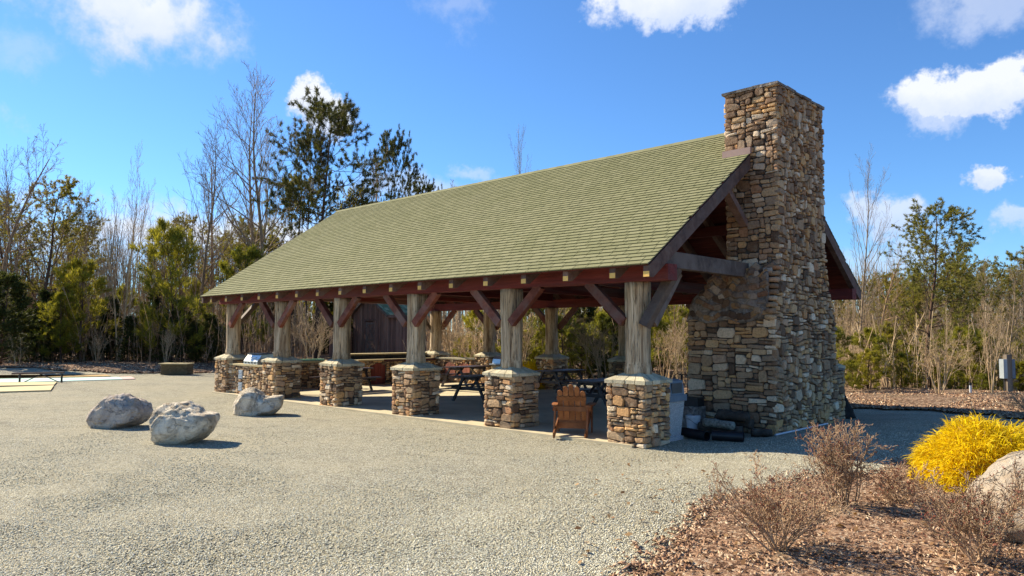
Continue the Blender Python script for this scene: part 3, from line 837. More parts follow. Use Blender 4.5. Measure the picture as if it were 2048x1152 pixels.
def pier_cap(x, y, seed, half=.445):
    """hipped flagstone cap: slabs leaning to a flat-topped pyramid"""
    g = random.Random(seed); core = MB()
    core.add([(x-half+.03, y-half+.03, 1.12), (x+half-.03, y-half+.03, 1.12), (x+half-.03, y+half-.03, 1.12), (x-half+.03, y+half-.03, 1.12),
              (x-.2, y-.2, 1.27), (x+.2, y-.2, 1.27), (x+.2, y+.2, 1.27), (x-.2, y+.2, 1.27)],
             [[3, 2, 1, 0], [4, 5, 6, 7], [0, 1, 5, 4], [1, 2, 6, 5], [2, 3, 7, 6], [3, 0, 4, 7]])
    cap = core.build('pier_cap', 'mortar', pav)
    for side in range(4):
        a = side*math.pi/2; ca, sa = math.cos(a), math.sin(a)
        cuts = [-1]+sorted(g.uniform(-.75, .75) for _ in range(3))+[1]
        cuts = [-1, -.52+g.uniform(-.1, .1), g.uniform(-.12, .12), .52+g.uniform(-.1, .1), 1]
        for c0, c1 in zip(cuts[:-1], cuts[1:]):
            ho = half+g.uniform(-.012, .012); hi = .19; lift = g.uniform(0, .008); th = .062+g.uniform(-.008, .01); e = .006
            L = []
            for (h_, zz) in ((ho, 1.178+lift), (hi, 1.305+lift)):
                L += [(c0*h_+e, -h_, zz), (c1*h_-e, -h_, zz)]
            bot = [(p[0]*.99, p[1], p[2]-th) for p in L]
            P = L+bot
            P = [(x+ca*p[0]-sa*p[1], y+sa*p[0]+ca*p[1], p[2]) for p in P]
            m_ = MB(); m_.add(P, [[0, 1, 3, 2], [4, 6, 7, 5], [0, 4, 5, 1], [1, 5, 7, 3], [2, 6, 4, 0], [3, 7, 6, 2]])
            m_.build('flagstone', 'flagstone', cap)
def pier(k, back):
    x1 = -SP*k; x0 = x1-PW; y0 = (DEP-PW) if back else 0.0; y1 = y0+PW
    H = 1.135; g = random.Random(100+k+50*back)
    core = MB(); core.box(((x0+x1)/2, (y0+y1)/2, H/2), (PW-.05, PW-.05, H)); pc = core.build('stone_pier', 'mortar', pav)
    faces = [plane_fn((x0, y0, 0), (1, 0, 0), (0, -1, 0)), plane_fn((x1, y0, 0), (0, 1, 0), (1, 0, 0)),
             plane_fn((x1, y1, 0), (-1, 0, 0), (0, 1, 0)), plane_fn((x0, y1, 0), (0, -1, 0), (-1, 0, 0))]
    for i, fn in enumerate(faces):
        lst = stone_face(PW, H, fn, g, wr=(.10, .32), hr=(.05, .105), big=.20, proud=(.012, .055))
        single = range(len(lst)) if (not back and k < 2 and i < 2) or (not back and k == 2 and i == 0) else ()
        stones_out(lst, 'pier_stone', pc, set(single))
    pier_cap((x0+x1)/2, (y0+y1)/2, k+back*20)
    log_post((x0+x1)/2, (y0+y1)/2, k+back*10+1)
for k in range(6): pier(k, False); pier(k, True)
# knee braces
for yy, sgn, back in ((.30, 1, False), (DEP-.30, -1, True)):
    for k, x in enumerate(posts_x):
        for s_ in (-1, 1):
            if k == 0 and s_ == 1: continue
            if k == 5 and s_ == -1: continue
            y = yy-.09*sgn
            mb = MB(); mb.beam((x+s_*.17, y, 2.24), (x+s_*1.00, y, 3.0), .13, .19, bev=.006)
            mb.build('knee_brace', 'red_brace', pav)
for x in (posts_x[0]+.20, posts_x[5]-.2):
    for (ya, yb) in ((.55, 1.45), (DEP-.55, DEP-1.45)):
        mb = MB(); mb.beam((x, ya, 2.20), (x, yb, 3.2), .14, .19, up=(1, 0, 0), bev=.006); mb.build('knee_brace', 'weathered_wood', pav)
# outer brace running up from the nearest post to the gable tie
mb = MB(); mb.beam((-.14, .22, 2.16), (.30, .60, 3.22), .15, .20, up=(1, 0, 0), bev=.008); mb.build('corner_brace', 'weathered_wood', pav)
# tie beams and simple trusses
for k, x in enumerate(posts_x):
    xx = .21 if k == 0 else (-17.1 if k == 5 else x)
    mt = 'weathered_wood' if k == 0 else 'stained_wood_y'
    spans = [(.10, 3.53)] if k == 0 else [(.45, DEP-.45)]
    for a, b in spans:
        mb = MB(); mb.beam((xx, a, 3.37), (xx, b, 3.37), .18, .30, bev=.008); mb.build('tie_beam', mt, pav)
    if k:
        mb = MB(); mb.beam((xx, RY, 3.53), (xx, RY, RZ-.2), .18, .2, up=(1, 0, 0)); mb.build('king_post', 'stained_wood_z', pav)
        for sy in (-1, 1):
            mb = MB(); mb.beam((xx, RY+sy*.12, 3.8), (xx, RY+sy*2.2, 4.85), .14, .16, up=(1, 0, 0)); mb.build('strut', 'stained_wood_n', pav)
    else:
        for sy, ye in ((-1, 3.52), (1, 6.0)):
            mb = MB(); mb.beam((xx, ye, 4.35), (xx, ye+sy*.9, 5.05 if sy < 0 else 5.05), .13, .16, up=(1, 0, 0)); mb.build('strut', 'rake_wood', pav)
# metal flashing where the roof meets the chimney
mb = MB()
za = EV_Z+(3.5-EV_Y)*(slope[2]/slope[1])
mb.add([(-.24, 3.44, za-.02), (.40, 3.44, za-.02), (.40, 3.44, za+.125), (-.24, 3.44, za+.125), (-.24, 3.60, za+.05), (.40, 3.60, za+.05), (.40, 3.60, za+.14), (-.24, 3.60, za+.14)],
       [[0, 1, 2, 3], [4, 7, 6, 5], [3, 2, 6, 7], [0, 3, 7, 4], [1, 5, 6, 2], [0, 4, 5, 1]])
mb.build('flashing', 'flashing', pav)

# ------------------------------------------------------------------ chimney
chim = thing('stone_chimney', (0.1, 4.8, 0), 'tall fieldstone chimney with wide firebox base at the gable end of the pavilion', 'chimney')
CX1 = .95
SX0, SY0, SY1 = -.20, 3.55, 5.95
BX0, BY0, BY1 = -1.02, 3.30, 6.45
ZB, ZS, ZT = 2.42, 3.38, 7.24
mb = MB()
e = .03
def ring(x0, x1, y0, y1, z): return [(x0+e, y0+e, z), (x1-e, y0+e, z), (x1-e, y1-e, z), (x0+e, y1-e, z)]
rings = [ring(BX0, CX1+.02, BY0-.05, BY1+.1, 0), ring(BX0, CX1, BY0, BY1, ZB), ring(SX0, CX1, SY0-.02, SY1+.03, ZS), ring(SX0, CX1, SY0, SY1, ZT)]
V = [p for r in rings for p in r]; F = [[3, 2, 1, 0], [12, 13, 14, 15]]
for i in range(3):
    for k in range(4): F.append([i*4+k, i*4+(k+1) % 4, i*4+4+(k+1) % 4, i*4+4+k])
mb.add(V, F); mb.build('masonry_core', 'mortar', chim)
def lerp(a, b, t): return a+(b-a)*t
def side_fn(a, t, d):   # east face, a in 0..1 of nominal width 3.2 (base) / follows the taper
    w_ = 2.75
    s_ = a/w_
    if t < ZB: y0, y1 = lerp(BY0-.05, BY0, t/ZB), lerp(BY1+.1, BY1, t/ZB)
    elif t < ZS: q = (t-ZB)/(ZS-ZB); y0, y1 = lerp(BY0, SY0-.02, q), lerp(BY1, SY1+.03, q**.8)
    else: q = (t-ZS)/(ZT-ZS); y0, y1 = lerp(SY0-.02, SY0, q), lerp(SY1+.03, SY1, q)
    return np.array([CX1+d, y0+(y1-y0)*s_, t])
g = random.Random(42)
side = stone_face(2.75, ZT, side_fn, g, wr=(.08, .26), hr=(.06, .13), big=.22, proud=(.012, .065), gap=.008, warp=.05)
def front_base(a, t, d): return np.array([BX0+a, lerp(BY0-.05, BY0, t/ZB)-d, t])
fb = stone_face(CX1-BX0, ZB, front_base, g, wr=(.12, .42), hr=(.06, .13), big=.15, proud=(.012, .05), gap=.007)
def front_stack(a, t, d): return np.array([SX0+a, SY0-d, ZS-.02+t])
fs = stone_face(CX1-SX0, ZT-ZS+.02, front_stack, g, wr=(.10, .34), hr=(.06, .14), big=.13, proud=(.012, .05), gap=.007)
allst = side+fb+fs
order = sorted(range(len(allst)), key=lambda i: -((allst[i][2][1]-allst[i][2][0])*(allst[i][2][3]-allst[i][2][2]))/np.linalg.norm(allst[i][0].mean(0)-CAM)**2)
stones_out(allst, 'chimney_stone', chim, set(order[:235]))
west = stone_face(SY1-SY0, ZT-3.4, lambda a, t, d: np.array([SX0-d, SY0+a, 3.4+t]), g, wr=(.12, .34), hr=(.07, .14), proud=(.012, .05))
west += stone_face(BY1-BY0, ZB, lambda a, t, d: np.array([BX0-d, BY0+a, t]), g, wr=(.14, .4), hr=(.08, .15), proud=(.012, .05), skip=lambda a, t: abs(a-1.57) < .62 and t < 1.0)
west += stone_face(CX1-BX0, ZB, lambda a, t, d: np.array([CX1-a, BY1+.03+d, t]), g, wr=(.14, .4), hr=(.08, .15), proud=(.012, .05))
west += stone_face(CX1-SX0, ZT-ZS, lambda a, t, d: np.array([CX1-a, SY1+d, ZS+t]), g, wr=(.12, .36), hr=(.07, .14), proud=(.012, .05))
stones_out(west, 'chimney_stone', chim, set())
mb = MB(); mb.box((BX0-.01, 4.87, .5), (.06, 1.2, 1.0)); mb.build('firebox_opening', 'charred', chim)
# mortared shoulder: lumpy slope between base and stack, on the front and left
def shoulder():
    n, m = 70, 30; V = []; F = []
    # profile path round the front and left: bottom outline -> top outline
    bot = [(CX1-.10, BY0-.06), (BX0-.05, BY0-.06), (BX0-.05, BY1+.04)]; top = [(CX1-.13, SY0-.09), (SX0-.07, SY0-.09), (SX0-.07, SY1+.05)]
    def along(P, t):
        t *= 2
        k = min(int(t), 1); f = t-k
        return (lerp(P[k][0], P[k+1][0], f), lerp(P[k][1], P[k+1][1], f))
    for j in range(m):
        q = j/(m-1)
        for i in range(n):
            t = i/(n-1); a = along(bot, t); b = along(top, t)
            zb = ZB-.12+.05*math.sin(i*.45); ztp = ZS+.08+.07*math.sin(i*.65+1)
            bulge = .17*math.sin(math.pi*min(1, q*1.0))**.8
            x = lerp(a[0], b[0], q); y = lerp(a[1], b[1], q); z = lerp(zb, ztp, q**.92)
            nx, ny = (0, -1) if t < .5 else (-1, 0)
            nn = mnoise.noise(Vector((x*3.2, y*3.2, z*3.2)))*.07+mnoise.noise(Vector((x*7, y*7, z*7)))*.055
            edge = 0 if j in (0, m-1) else 1
            V.append((x+nx*(bulge*.45+nn)*edge, y+ny*(bulge*.45+nn)*edge, z+(bulge*.6+nn*.6)*edge))
    for j in range(m-1):
        for i in range(n-1): F.append([j*n+i, j*n+i+1, (j+1)*n+i+1, (j+1)*n+i][::-1])
    b0 = len(V)  # close to the core
    for i in range(n): V.append((lerp(V[i][0], .3, .12), lerp(V[i][1], 4.8, .12), ZB-.14))
    for i in range(n-1): F.append([b0+i, b0+i+1, i+1, i][::-1])
    build('mortared_shoulder', V, F, 'mortared_rubble', chim, smooth=True)
    g2 = random.Random(314); rest = MB(); j = 2
    while j < m-3:
        i = 1+g2.randint(0, 2)
        while i < n-3:
            P0 = np.array(V[j*n+i]); t1 = np.array(V[j*n+i+1])-np.array(V[j*n+i-1]); t2 = np.array(V[(j+1)*n+i])-np.array(V[(j-1)*n+i])
            t1 /= np.linalg.norm(t1)+1e-9; t2 = t2-t1*(t1 @ t2); t2 /= np.linalg.norm(t2)+1e-9; nr_ = np.cross(t1, t2)
            if nr_ @ (P0-np.array([.35, 4.85, 2.2])) < 0: nr_ = -nr_
            if abs(i-(n-1)/2) < 2.5 or np.linalg.norm(np.array(V[j*n+i+1])-P0) > .2: i += 2; continue
            w_ = g2.uniform(.13, .30); h_ = g2.uniform(.10, .17)
            VS_, FS_ = stone_shape((.001, w_, .001, h_), g2, 9, proud=(.012, .035), gap=.004)
            a_ = g2.gauss(0, .22); W_ = [P0+t1*((v[0]-w_/2)*math.cos(a_)-(v[1]-h_/2)*math.sin(a_))+t2*((v[0]-w_/2)*math.sin(a_)+(v[1]-h_/2)*math.cos(a_))+nr_*v[2] for v in VS_]
            if i < 32: build('stone', W_, FS_, 'shoulder_stone', chim, smooth=False)
            else: rest.add(W_, FS_)
            i += max(2, int(round((w_+.03)/.078)))
        j += 4
    rest.build('stonework', 'shoulder_stone', chim, kind='stuff')
shoulder()
g = random.Random(5)
# edge stones that close the right end of the shoulder
for k in range(9):
    q = k/8.0; y = lerp(BY0-.06, SY0-.05, q); z = lerp(ZB-.05, ZS+.02, q)
    V, F = stone_shape((-.09, .09, -.055, .055), g, 9, proud=(.03, .06), gap=.004)
    W_ = [np.array([CX1-.07+v[0]*1.1, y-.02-v[2]*1.4, z+v[1]+.0]) for v in V]
    build('stone', W_, F, 'chimney_stone', chim, smooth=True)
# uneven capping slabs
g = random.Random(8); x = SX0-.05
mbs = []
def cap_piece(x0, x1, y0, y1, z, h):
    mb = MB(); m_ = .01
    P = [(x0+g.uniform(-m_, m_), y0+g.uniform(-m_, m_), z), (x1+g.uniform(-m_, m_), y0+g.uniform(-m_, m_), z), (x1, y1, z), (x0, y1, z)]
    P += [(p[0]+g.uniform(-m_, m_), p[1]+g.uniform(-m_, m_), z+h+g.uniform(-.012, .012)) for p in P]
    mb.add(P, [[3, 2, 1, 0], [4, 5, 6, 7], [0, 1, 5, 4], [1, 2, 6, 5], [2, 3, 7, 6], [3, 0, 4, 7]]); mb.build('capping_slab', 'mortared_rubble', chim)
ysl = [SY0-.06, 3.95, 4.4, 4.75, 5.25, 5.65, SY1+.06]
for i in range(6):
    cap_piece(.45, CX1+.06, ysl[i]+.003, ysl[i+1]-.003, ZT-.01, .055)
    cap_piece(SX0-.05, .447, ysl[i]+.003, ysl[i+1]-.003, ZT-.01, .055)
# low wing with a slab top at the far side of the base
mb = MB(); mb.box((.35, 6.85, .58), (.95, .72, 1.16)); wing = mb.build('side_wing', 'mortar', chim)
lst = stone_face(.72+.05, 1.16, lambda a, t, d: np.array([.84+d, 6.50+a, t]), g, wr=(.1, .28), hr=(.07, .13), proud=(.012, .05))
lst += stone_face(1.0, 1.16, lambda a, t, d: np.array([.86-a, 7.22+d, t]), g, wr=(.12, .3), hr=(.07, .13), proud=(.012, .05))
stones_out(lst, 'chimney_stone', wing, set())
mb = MB(); mb.beam((.36, 6.4, 1.27), (.36, 7.28, 1.19), 1.04, .07, bev=.012); mb.build('wing_slab', 'mortared_rubble', chim)

# raised hearth in front of the firebox, with its ledge
hearth = thing('stone_hearth', (-1.4, 4.6, 0), 'low stone hearth with a dark slab ledge in front of the chimney base', 'hearth')
mb = MB(); mb.box((-1.42, 4.55, .2), (.72, 2.8, .40)); hb = mb.build('hearth_base', 'mortar', hearth)
g = random.Random(77)
lst = stone_face(2.8, .40, lambda a, t, d: np.array([-1.78-d, 3.15+a, t]), g, wr=(.12, .3), hr=(.07, .12))
lst += stone_face(.76, .40, lambda a, t, d: np.array([-1.80+a, 3.13-d, t]), g, wr=(.12, .3), hr=(.07, .12))
stones_out(lst, 'chimney_stone', hb, set())
mb = MB(); mb.box((-1.42, 4.53, .434), (.84, 2.94, .06)); mb.build('hearth_slab', 'tan_concrete', hearth)

#@@PART3
# ------------------------------------------------------------------ counters and bar inside the pavilion
def stone_block(parent, x0, x1, y0, y1, z0, z1, seed, faces='FRBL', mat='pier_stone', skip=None, name='stone_wall'):
    mb = MB(); mb.box(((x0+x1)/2, (y0+y1)/2, (z0+z1)/2), (x1-x0-.04, y1-y0-.04, z1-z0)); w_ = mb.build(name, 'mortar', parent)
    g = random.Random(seed); H = z1-z0; lst = []
    kw = dict(wr=(.09, .26), hr=(.055, .11), proud=(.01, .045))
    if 'F' in faces: lst += stone_face(x1-x0, H, lambda a, t, d: np.array([x0+a, y0-d, z0+t]), g, skip=(lambda a, t: skip('F', x0+a, z0+t)) if skip else None, **kw)
    if 'R' in faces: lst += stone_face(y1-y0, H, lambda a, t, d: np.array([x1+d, y0+a, z0+t]), g, skip=(lambda a, t: skip('R', y0+a, z0+t)) if skip else None, **kw)
    if 'B' in faces: lst += stone_face(x1-x0, H, lambda a, t, d: np.array([x1-a, y1+d, z0+t]), g, **kw)
    if 'L' in faces: lst += stone_face(y1-y0, H, lambda a, t, d: np.array([x0-d, y1-a, z0+t]), g, **kw)
    stones_out(lst, mat, w_, set()); return w_
def arch_door(parent, axis, c, half, z0, z1, off, mat, boards=4):
    """boarded door with an arched head in a wall plane; each board is a part"""
    for i in range(boards):
        a0 = -half+2*half*i/boards+.003; a1 = -half+2*half*(i+1)/boards-.003
        def top(a): return z1-.12*(abs(a)/half)**2.2
        pts = [(a0, z0), (a1, z0), (a1, top(a1)), ((a0+a1)/2, top((a0+a1)/2)), (a0, top(a0))]
        V = []
        for dd in (0, .03):
            for a, z in pts:
                V.append((c+a, off-dd, z) if axis == 'F' else (off+dd, c+a, z))
        n = 5; F = [[k, (k+1) % n, n+(k+1) % n, n+k] for k in range(n)]+[list(range(n))[::-1], [n+k for k in range(n)]]
        mb = MB(); mb.add(V, F); mb.build('door_board', mat, parent)

fc = thing('grill_counter', (-14.5, .4, 0), 'low stone counter holding the steel grill between the two farthest front piers', 'counter')
x0, x1 = posts_x[5]+PW/2+.01, posts_x[4]-PW/2-.01
fw_ = stone_block(fc, x0, x1, .10, .72, 0, .96, 31, 'FB', skip=lambda f, a, z: abs(a+15.35) < .12 and (.16 < z < .42 or .55 < z < .82))
mb = MB(); mb.box(((x0+x1)/2, .41, .985), (x1-x0, .70, .055)); mb.build('counter_top', 'tan_concrete', fc)
for zc in (.29, .68):
    v = MB(); v.box((-15.35, .085, zc), (.26, .03, .28)); vp = v.build('vent_panel', 'galvanised', fc)
    for i in range(5): s_ = MB(); s_.box((-15.35, .062, zc-.1+i*.05), (.22, .014, .018)); s_.build('vent_slat', 'white_plastic', vp)
gr = thing('built_in_grill', (-14.8, .42, 1.01), 'stainless steel gas grill with sloping lid set on the front stone counter', 'grill')
mb = MB(); X0, X1 = -15.25, -14.35
pr = [(.12, 1.013), (.12, 1.12), (.27, 1.32), (.66, 1.34), (.70, 1.013)]
V = [(X0, a, b) for a, b in pr]+[(X1, a, b) for a, b in pr]; n = 5
mb.add(V, [[k, n+k, n+(k+1) % n, (k+1) % n] for k in range(n)]+[list(range(n)), [n+k for k in range(n)][::-1]]); mb.build('grill_body', 'steel', gr)
mb = MB(); mb.box(((X0+X1)/2, .47, 1.352), (X1-X0+.06, .46, .022)); mb.build('hood_top', 'dark_steel', gr)
mb = MB(); mb.tube([(X0+.12, .145, 1.235), (X1-.12, .145, 1.235)], [.014, .014], 8); mb.build('handle', 'steel', gr)
for i in range(4): mb = MB(); mb.tube([(X0+.15+i*.2, .118, 1.065), (X0+.15+i*.2, .085, 1.065)], [.022, .018], 10); mb.build('knob', 'black_iron', gr)

ec = thing('sink_counter', (-16.6, 2.4, 0), 'stone counter with a pale top along the far left end of the pavilion', 'counter')
stone_block(ec, -16.95, -16.25, .82, 4.1, 0, .95, 33, 'RF', 'pier_stone')
mb = MB(); mb.box((-16.6, 2.46, .98), (.80, 3.3, .055)); mb.build('counter_top', 'tan_concrete', ec)
fa = thing('tap', (-16.7, 1.9, 1.01), 'small chrome gooseneck tap standing on the far left counter', 'tap')
mb = MB(); mb.tube([(-16.7, 1.9, 1.01), (-16.7, 1.9, 1.28), (-16.66, 1.9, 1.33), (-16.6, 1.9, 1.33), (-16.56, 1.9, 1.27)], [.016]*5, 8); mb.build('spout', 'steel', fa)
mb = MB(); mb.lathe([(.035, 0), (.03, .03), (.018, .05)], (-16.7, 1.9, 1.008), 12); mb.build('tap_base', 'steel', fa)
tr = thing('serving_tray', (-16.5, 3.2, 1.01), 'long flat pale green tray lying on the far left counter', 'tray')
mb = MB(); mb.box((-16.5, 3.25, 1.025), (.45, 1.0, .022)); mb.build('tray_floor', 'copper_tray', tr)
for yy in (2.76, 3.74): mb = MB(); mb.box((-16.5, yy, 1.044), (.45, .02, .055)); mb.build('tray_rim', 'copper_tray', tr)
for xx in (-16.72, -16.28): mb = MB(); mb.box((xx, 3.25, 1.044), (.02, .957, .055)); mb.build('tray_rim', 'copper_tray', tr)

bar = thing('two_tier_bar', (-16.6, 7.0, 0), 'two-tier stone bar with a red arched door at the far end of the pavilion', 'bar')
stone_block(bar, -16.9, -16.22, 5.15, 8.85, 0, .955, 35, 'RF', skip=lambda f, a, z: f == 'R' and abs(a-6.1) < .36 and z < .80)
arch_door(bar, 'R', 6.1, .33, .06, .86, -16.235, 'barn_red', 4)
mb = MB(); mb.box((-16.5, 7.0, .985), (.74, 3.78, .055)); mb.build('work_top', 'tan_concrete', bar)
mb = MB(); mb.box((-16.12, 7.6, .965), (.03, 2.6, .10)); mb.build('edge_band', 'stained_wood_y', bar)
mb = MB(); mb.box((-16.92, 7.0, 1.09), (.26, 3.7, .155)); mb.build('back_ledge_wall', 'charred', bar)
mb = MB(); mb.box((-16.92, 7.0, 1.20), (.50, 3.86, .055)); mb.build('bar_top', 'tan_concrete', bar)

bc = thing('cupboard_counter', (-14.6, 9.3, 0), 'stone counter with two salmon arched doors under the back edge of the roof', 'counter')
bx0, bx1 = posts_x[5]+PW/2+.01, posts_x[4]-PW/2-.01
stone_block(bc, bx0, bx1, 8.98, 9.6, 0, .98, 37, 'FB', skip=lambda f, a, z: f == 'F' and (abs(a+14.42) < .35 or abs(a+15.25) < .32) and .20 < z < .80)
arch_door(bc, 'F', -14.42, .32, .22, .86, 8.995, 'salmon_door', 4)
arch_door(bc, 'F', -15.25, .29, .22, .86, 8.995, 'salmon_door', 4)
mb = MB(); mb.box(((bx0+bx1)/2, 9.29, 1.01), (bx1-bx0, .72, .06)); mb.build('counter_top', 'flagstone', bc)
# steel cart seen between back piers
ct = thing('lidded_cart', (-12.5, 9.0, 0), 'small grey lidded barbecue cart beside the back stone counter', 'grill')
mb = MB(); mb.box((-12.45, 9.1, .45), (.62, .5, .72)); mb.build('cart_body', 'tan_concrete', ct)
mb = MB(); mb.box((-12.45, 9.1, .86), (.78, .58, .05)); mb.build('cart_shelf', 'galvanised', ct)
mb = MB(); pr = [(8.86, .888), (8.90, 1.06), (9.0, 1.16), (9.28, 1.16), (9.34, .888)]
V = [(-12.72, a, b) for a, b in pr]+[(-12.18, a, b) for a, b in pr]
mb.add(V, [[k, n+k, n+(k+1) % n, (k+1) % n] for k in range(n)]+[list(range(n)), [n+k for k in range(n)][::-1]]); mb.build('lid', 'steel', ct)
for dx in (-.26, .26):
    for dy in (-.2, .2): mb = MB(); mb.tube([(-12.45+dx, 9.1+dy, .05), (-12.45+dx, 9.1+dy, .12)], [.03, .03], 8); mb.build('foot', 'black_iron', ct)

# ------------------------------------------------------------------ picnic tables (long axis along local y)
def picnic_table():
    t = thing('picnic_table', (0, 0, 0), 'x', 'picnic table', 'picnic tables on the pavilion floor', local=True)
    L = 1.83
    for i in range(5): mb = MB(); mb.beam((-.30+i*.15, -L/2, .745), (-.30+i*.15, L/2, .745), .138, .038, bev=.004); mb.build('top_plank', 'table_top_wood', t)
    for s_ in (-1, 1):
        for k in range(2): mb = MB(); mb.beam((s_*(.62+k*.145), -L/2, .445), (s_*(.62+k*.145), L/2, .445), .135, .038, bev=.004); mb.build('seat_plank', 'table_top_wood', t)
    for ye in (-.62, .62):
        for s_ in (-1, 1):
            mb = MB(); mb.beam((s_*.68, ye+.002, .0), (s_*.24, ye+.002, .72), .045, .09, up=(1, 0, 0), bev=.003); mb.build('leg', 'table_wood', t)
        mb = MB(); mb.beam((-.80, ye+.048, .385), (.80, ye+.048, .385), .042, .09); mb.build('crosspiece', 'table_wood', t)
        mb = MB(); mb.beam((-.34, ye+.048, .68), (.34, ye+.048, .68), .042, .085); mb.build('crosspiece', 'table_wood', t)
        mb = MB(); mb.beam((0, ye*.95, .385), (0, ye*.3, .71), .04, .08, up=(1, 0, 0)); mb.build('brace', 'table_wood', t)
    return t
TBL = [(-8.15, 4.0, 0, 'dark picnic table whose end shows between the second and third front piers'),
       (-14.4, 3.4, 0.0, 'dark picnic table partly hidden behind the fourth front pier, near the steel grill'),
       (-8.6, 8.0, .0, 'dark picnic table near the back edge, in front of the middle back pier'),
       (-4.45, 4.7, .06, 'dark picnic table just behind the brown slatted chair'),
       (-12.8, 7.6, .05, 'dark picnic table near the salmon doors of the back counter')]
src = picnic_table()
for i, (x, y, a, lab) in enumerate(TBL):
    if i == 0: o = src; o.location = (x, y, .051); o.rotation_euler = (0, 0, a); o['label'] = lab
    else: o = instance(src, None, (x, y, .051), a, 1.0, lab, 'picnic tables on the pavilion floor')

# ------------------------------------------------------------------ brown slatted garden chair, seen from behind (local +y = facing)
ch = thing('garden_chair', (-1.80, .20, .051), 'brown slatted wooden garden chair seen from behind beside the nearest pier', 'chair', rz=math.radians(31), local=True)
bw = .56
lean0, lean1 = np.array([0, .08, .18]), np.array([0, -.20, .92])     # back plane, leaning toward -y
def bk(x, t, off=0.0):
    d = lean1-lean0; p = lean0+d*t; nn = np.array([0, -d[2], d[1]]); nn /= np.linalg.norm(nn)
    return np.array([x, p[1], p[2]])+nn*off
tops = [.93, 1.035, 1.09, 1.03, .92]
for i in range(5):
    xc = -.224+.112*i; w_ = .098; pts = []
    for q in range(9):
        a = math.pi*q/8; pts.append((xc+w_/2*math.cos(a), tops[i]-.055+.055*math.sin(a)))
    pts = [(xc-w_/2, .0), (xc+w_/2, .0)]+pts
    V = [bk(x, t, 0) for x, t in pts]+[bk(x, t, -.018) for x, t in pts]; n_ = len(pts)
    mb = MB(); mb.add(V, [[k, (k+1) % n_, n_+(k+1) % n_, n_+k] for k in range(n_)]+[list(range(n_)), [n_+k for k in range(n_)][::-1]]); mb.build('back_slat', 'chair_wood', ch)
# scalloped upper cross rail behind the slats
V = []; N = 21; pts = []
for k in range(N):
    x = -.285+.57*k/(N-1); ph = (x+.28)/.112; pts.append((x, .80-.035*abs(math.sin(math.pi*ph))))
pts = [(-.285, .665), (.285, .665)]+pts[::-1]; n_ = len(pts)
V = [bk(x, t, .022) for x, t in pts]+[bk(x, t, .002) for x, t in pts]
mb = MB(); mb.add(V, [[k, (k+1) % n_, n_+(k+1) % n_, n_+k] for k in range(n_)]+[list(range(n_)), [n_+k for k in range(n_)][::-1]]); mb.build('upper_rail', 'chair_wood', ch)
mb = MB(); mb.beam(bk(-.37, .46, .035), bk(.37, .46, .035), .03, .09); mb.build('arm_rail', 'chair_wood', ch)
mb = MB(); mb.beam(bk(-.27, .03, .02), bk(.27, .03, .02), .028, .16); mb.build('lower_rail', 'chair_wood', ch)
for s_ in (-1, 1):
    mb = MB(); mb.beam((s_*.30, -.42, .03), (s_*.30, .42, .36), .03, .12, bev=.004); mb.build('rear_leg', 'chair_wood', ch)
    mb = MB(); mb.beam((s_*.335, .42, .0), (s_*.335, .42, .56), .03, .10, up=(0, 1, 0)); mb.build('front_leg', 'chair_wood', ch)
    V = []; outl = [(s_*.27, -.22), (s_*.37, -.22), (s_*.42, .1), (s_*.43, .40), (s_*.38, .48), (s_*.31, .48), (s_*.27, .35)]
    V = [(a, b, .572) for a, b in outl]+[(a, b, .594) for a, b in outl]; n_ = 7
    mb = MB(); mb.add(V, [[k, (k+1) % n_, n_+(k+1) % n_, n_+k] for k in range(n_)]+[list(range(n_))[::-1], [n_+k for k in range(n_)]]); mb.build('armrest', 'chair_wood', ch)
for i in range(6):
    t = i/5; mb = MB(); mb.box((0, .06+.4*t, .235+.155*t), (.57, .072, .02)); mb.build('seat_slat', 'chair_wood', ch)
for s_ in (-1, 1):
    mb = MB(); mb.beam((s_*.318, -.30, .0), (s_*.318, -.12, .52), .028, .10, up=(0, 1, 0)); mb.build('back_post', 'chair_wood', ch)

# ------------------------------------------------------------------ litter bin
bn = thing('litter_bin', (-.40, 1.29, .051), 'square pebble-finish litter bin with a blue-grey flap lid behind the nearest pier', 'litter bin')
bx, by = -.40, 1.29
def taper(mb, c, w0, w1, z0, z1):
    V = [(c[0]+a*w0/2, c[1]+b*w0/2, z0) for a, b in ((-1, -1), (1, -1), (1, 1), (-1, 1))]+[(c[0]+a*w1/2, c[1]+b*w1/2, z1) for a, b in ((-1, -1), (1, -1), (1, 1), (-1, 1))]
    mb.add(V, [[3, 2, 1, 0], [4, 5, 6, 7], [0, 1, 5, 4], [1, 2, 6, 5], [2, 3, 7, 6], [3, 0, 4, 7]])
mb = MB(); taper(mb, (bx, by), .52, .50, .0, .07); mb.build('foot', 'aggregate', bn)
mb = MB(); taper(mb, (bx, by), .44, .55, .071, .74); mb.build('bin_body', 'aggregate', bn)
mb = MB(); taper(mb, (bx, by), .62, .62, .742, .86); mb.build('lid_rim', 'lid_blue_grey', bn)
mb = MB(); taper(mb, (bx, by), .56, .50, .861, 1.13); lid = mb.build('lid', 'lid_blue_grey', bn)
mb = MB(); taper(mb, (bx, by), .46, .38, 1.131, 1.155); mb.build('lid_crown', 'lid_blue_grey', bn)
mb = MB(); mb.box((bx+.274, by, .99), (.02, .36, .19)); mb.build('flap', 'dark_steel', lid)
mb = MB(); mb.box((bx, by-.274, .99), (.36, .02, .19)); mb.build('flap', 'dark_steel', lid)

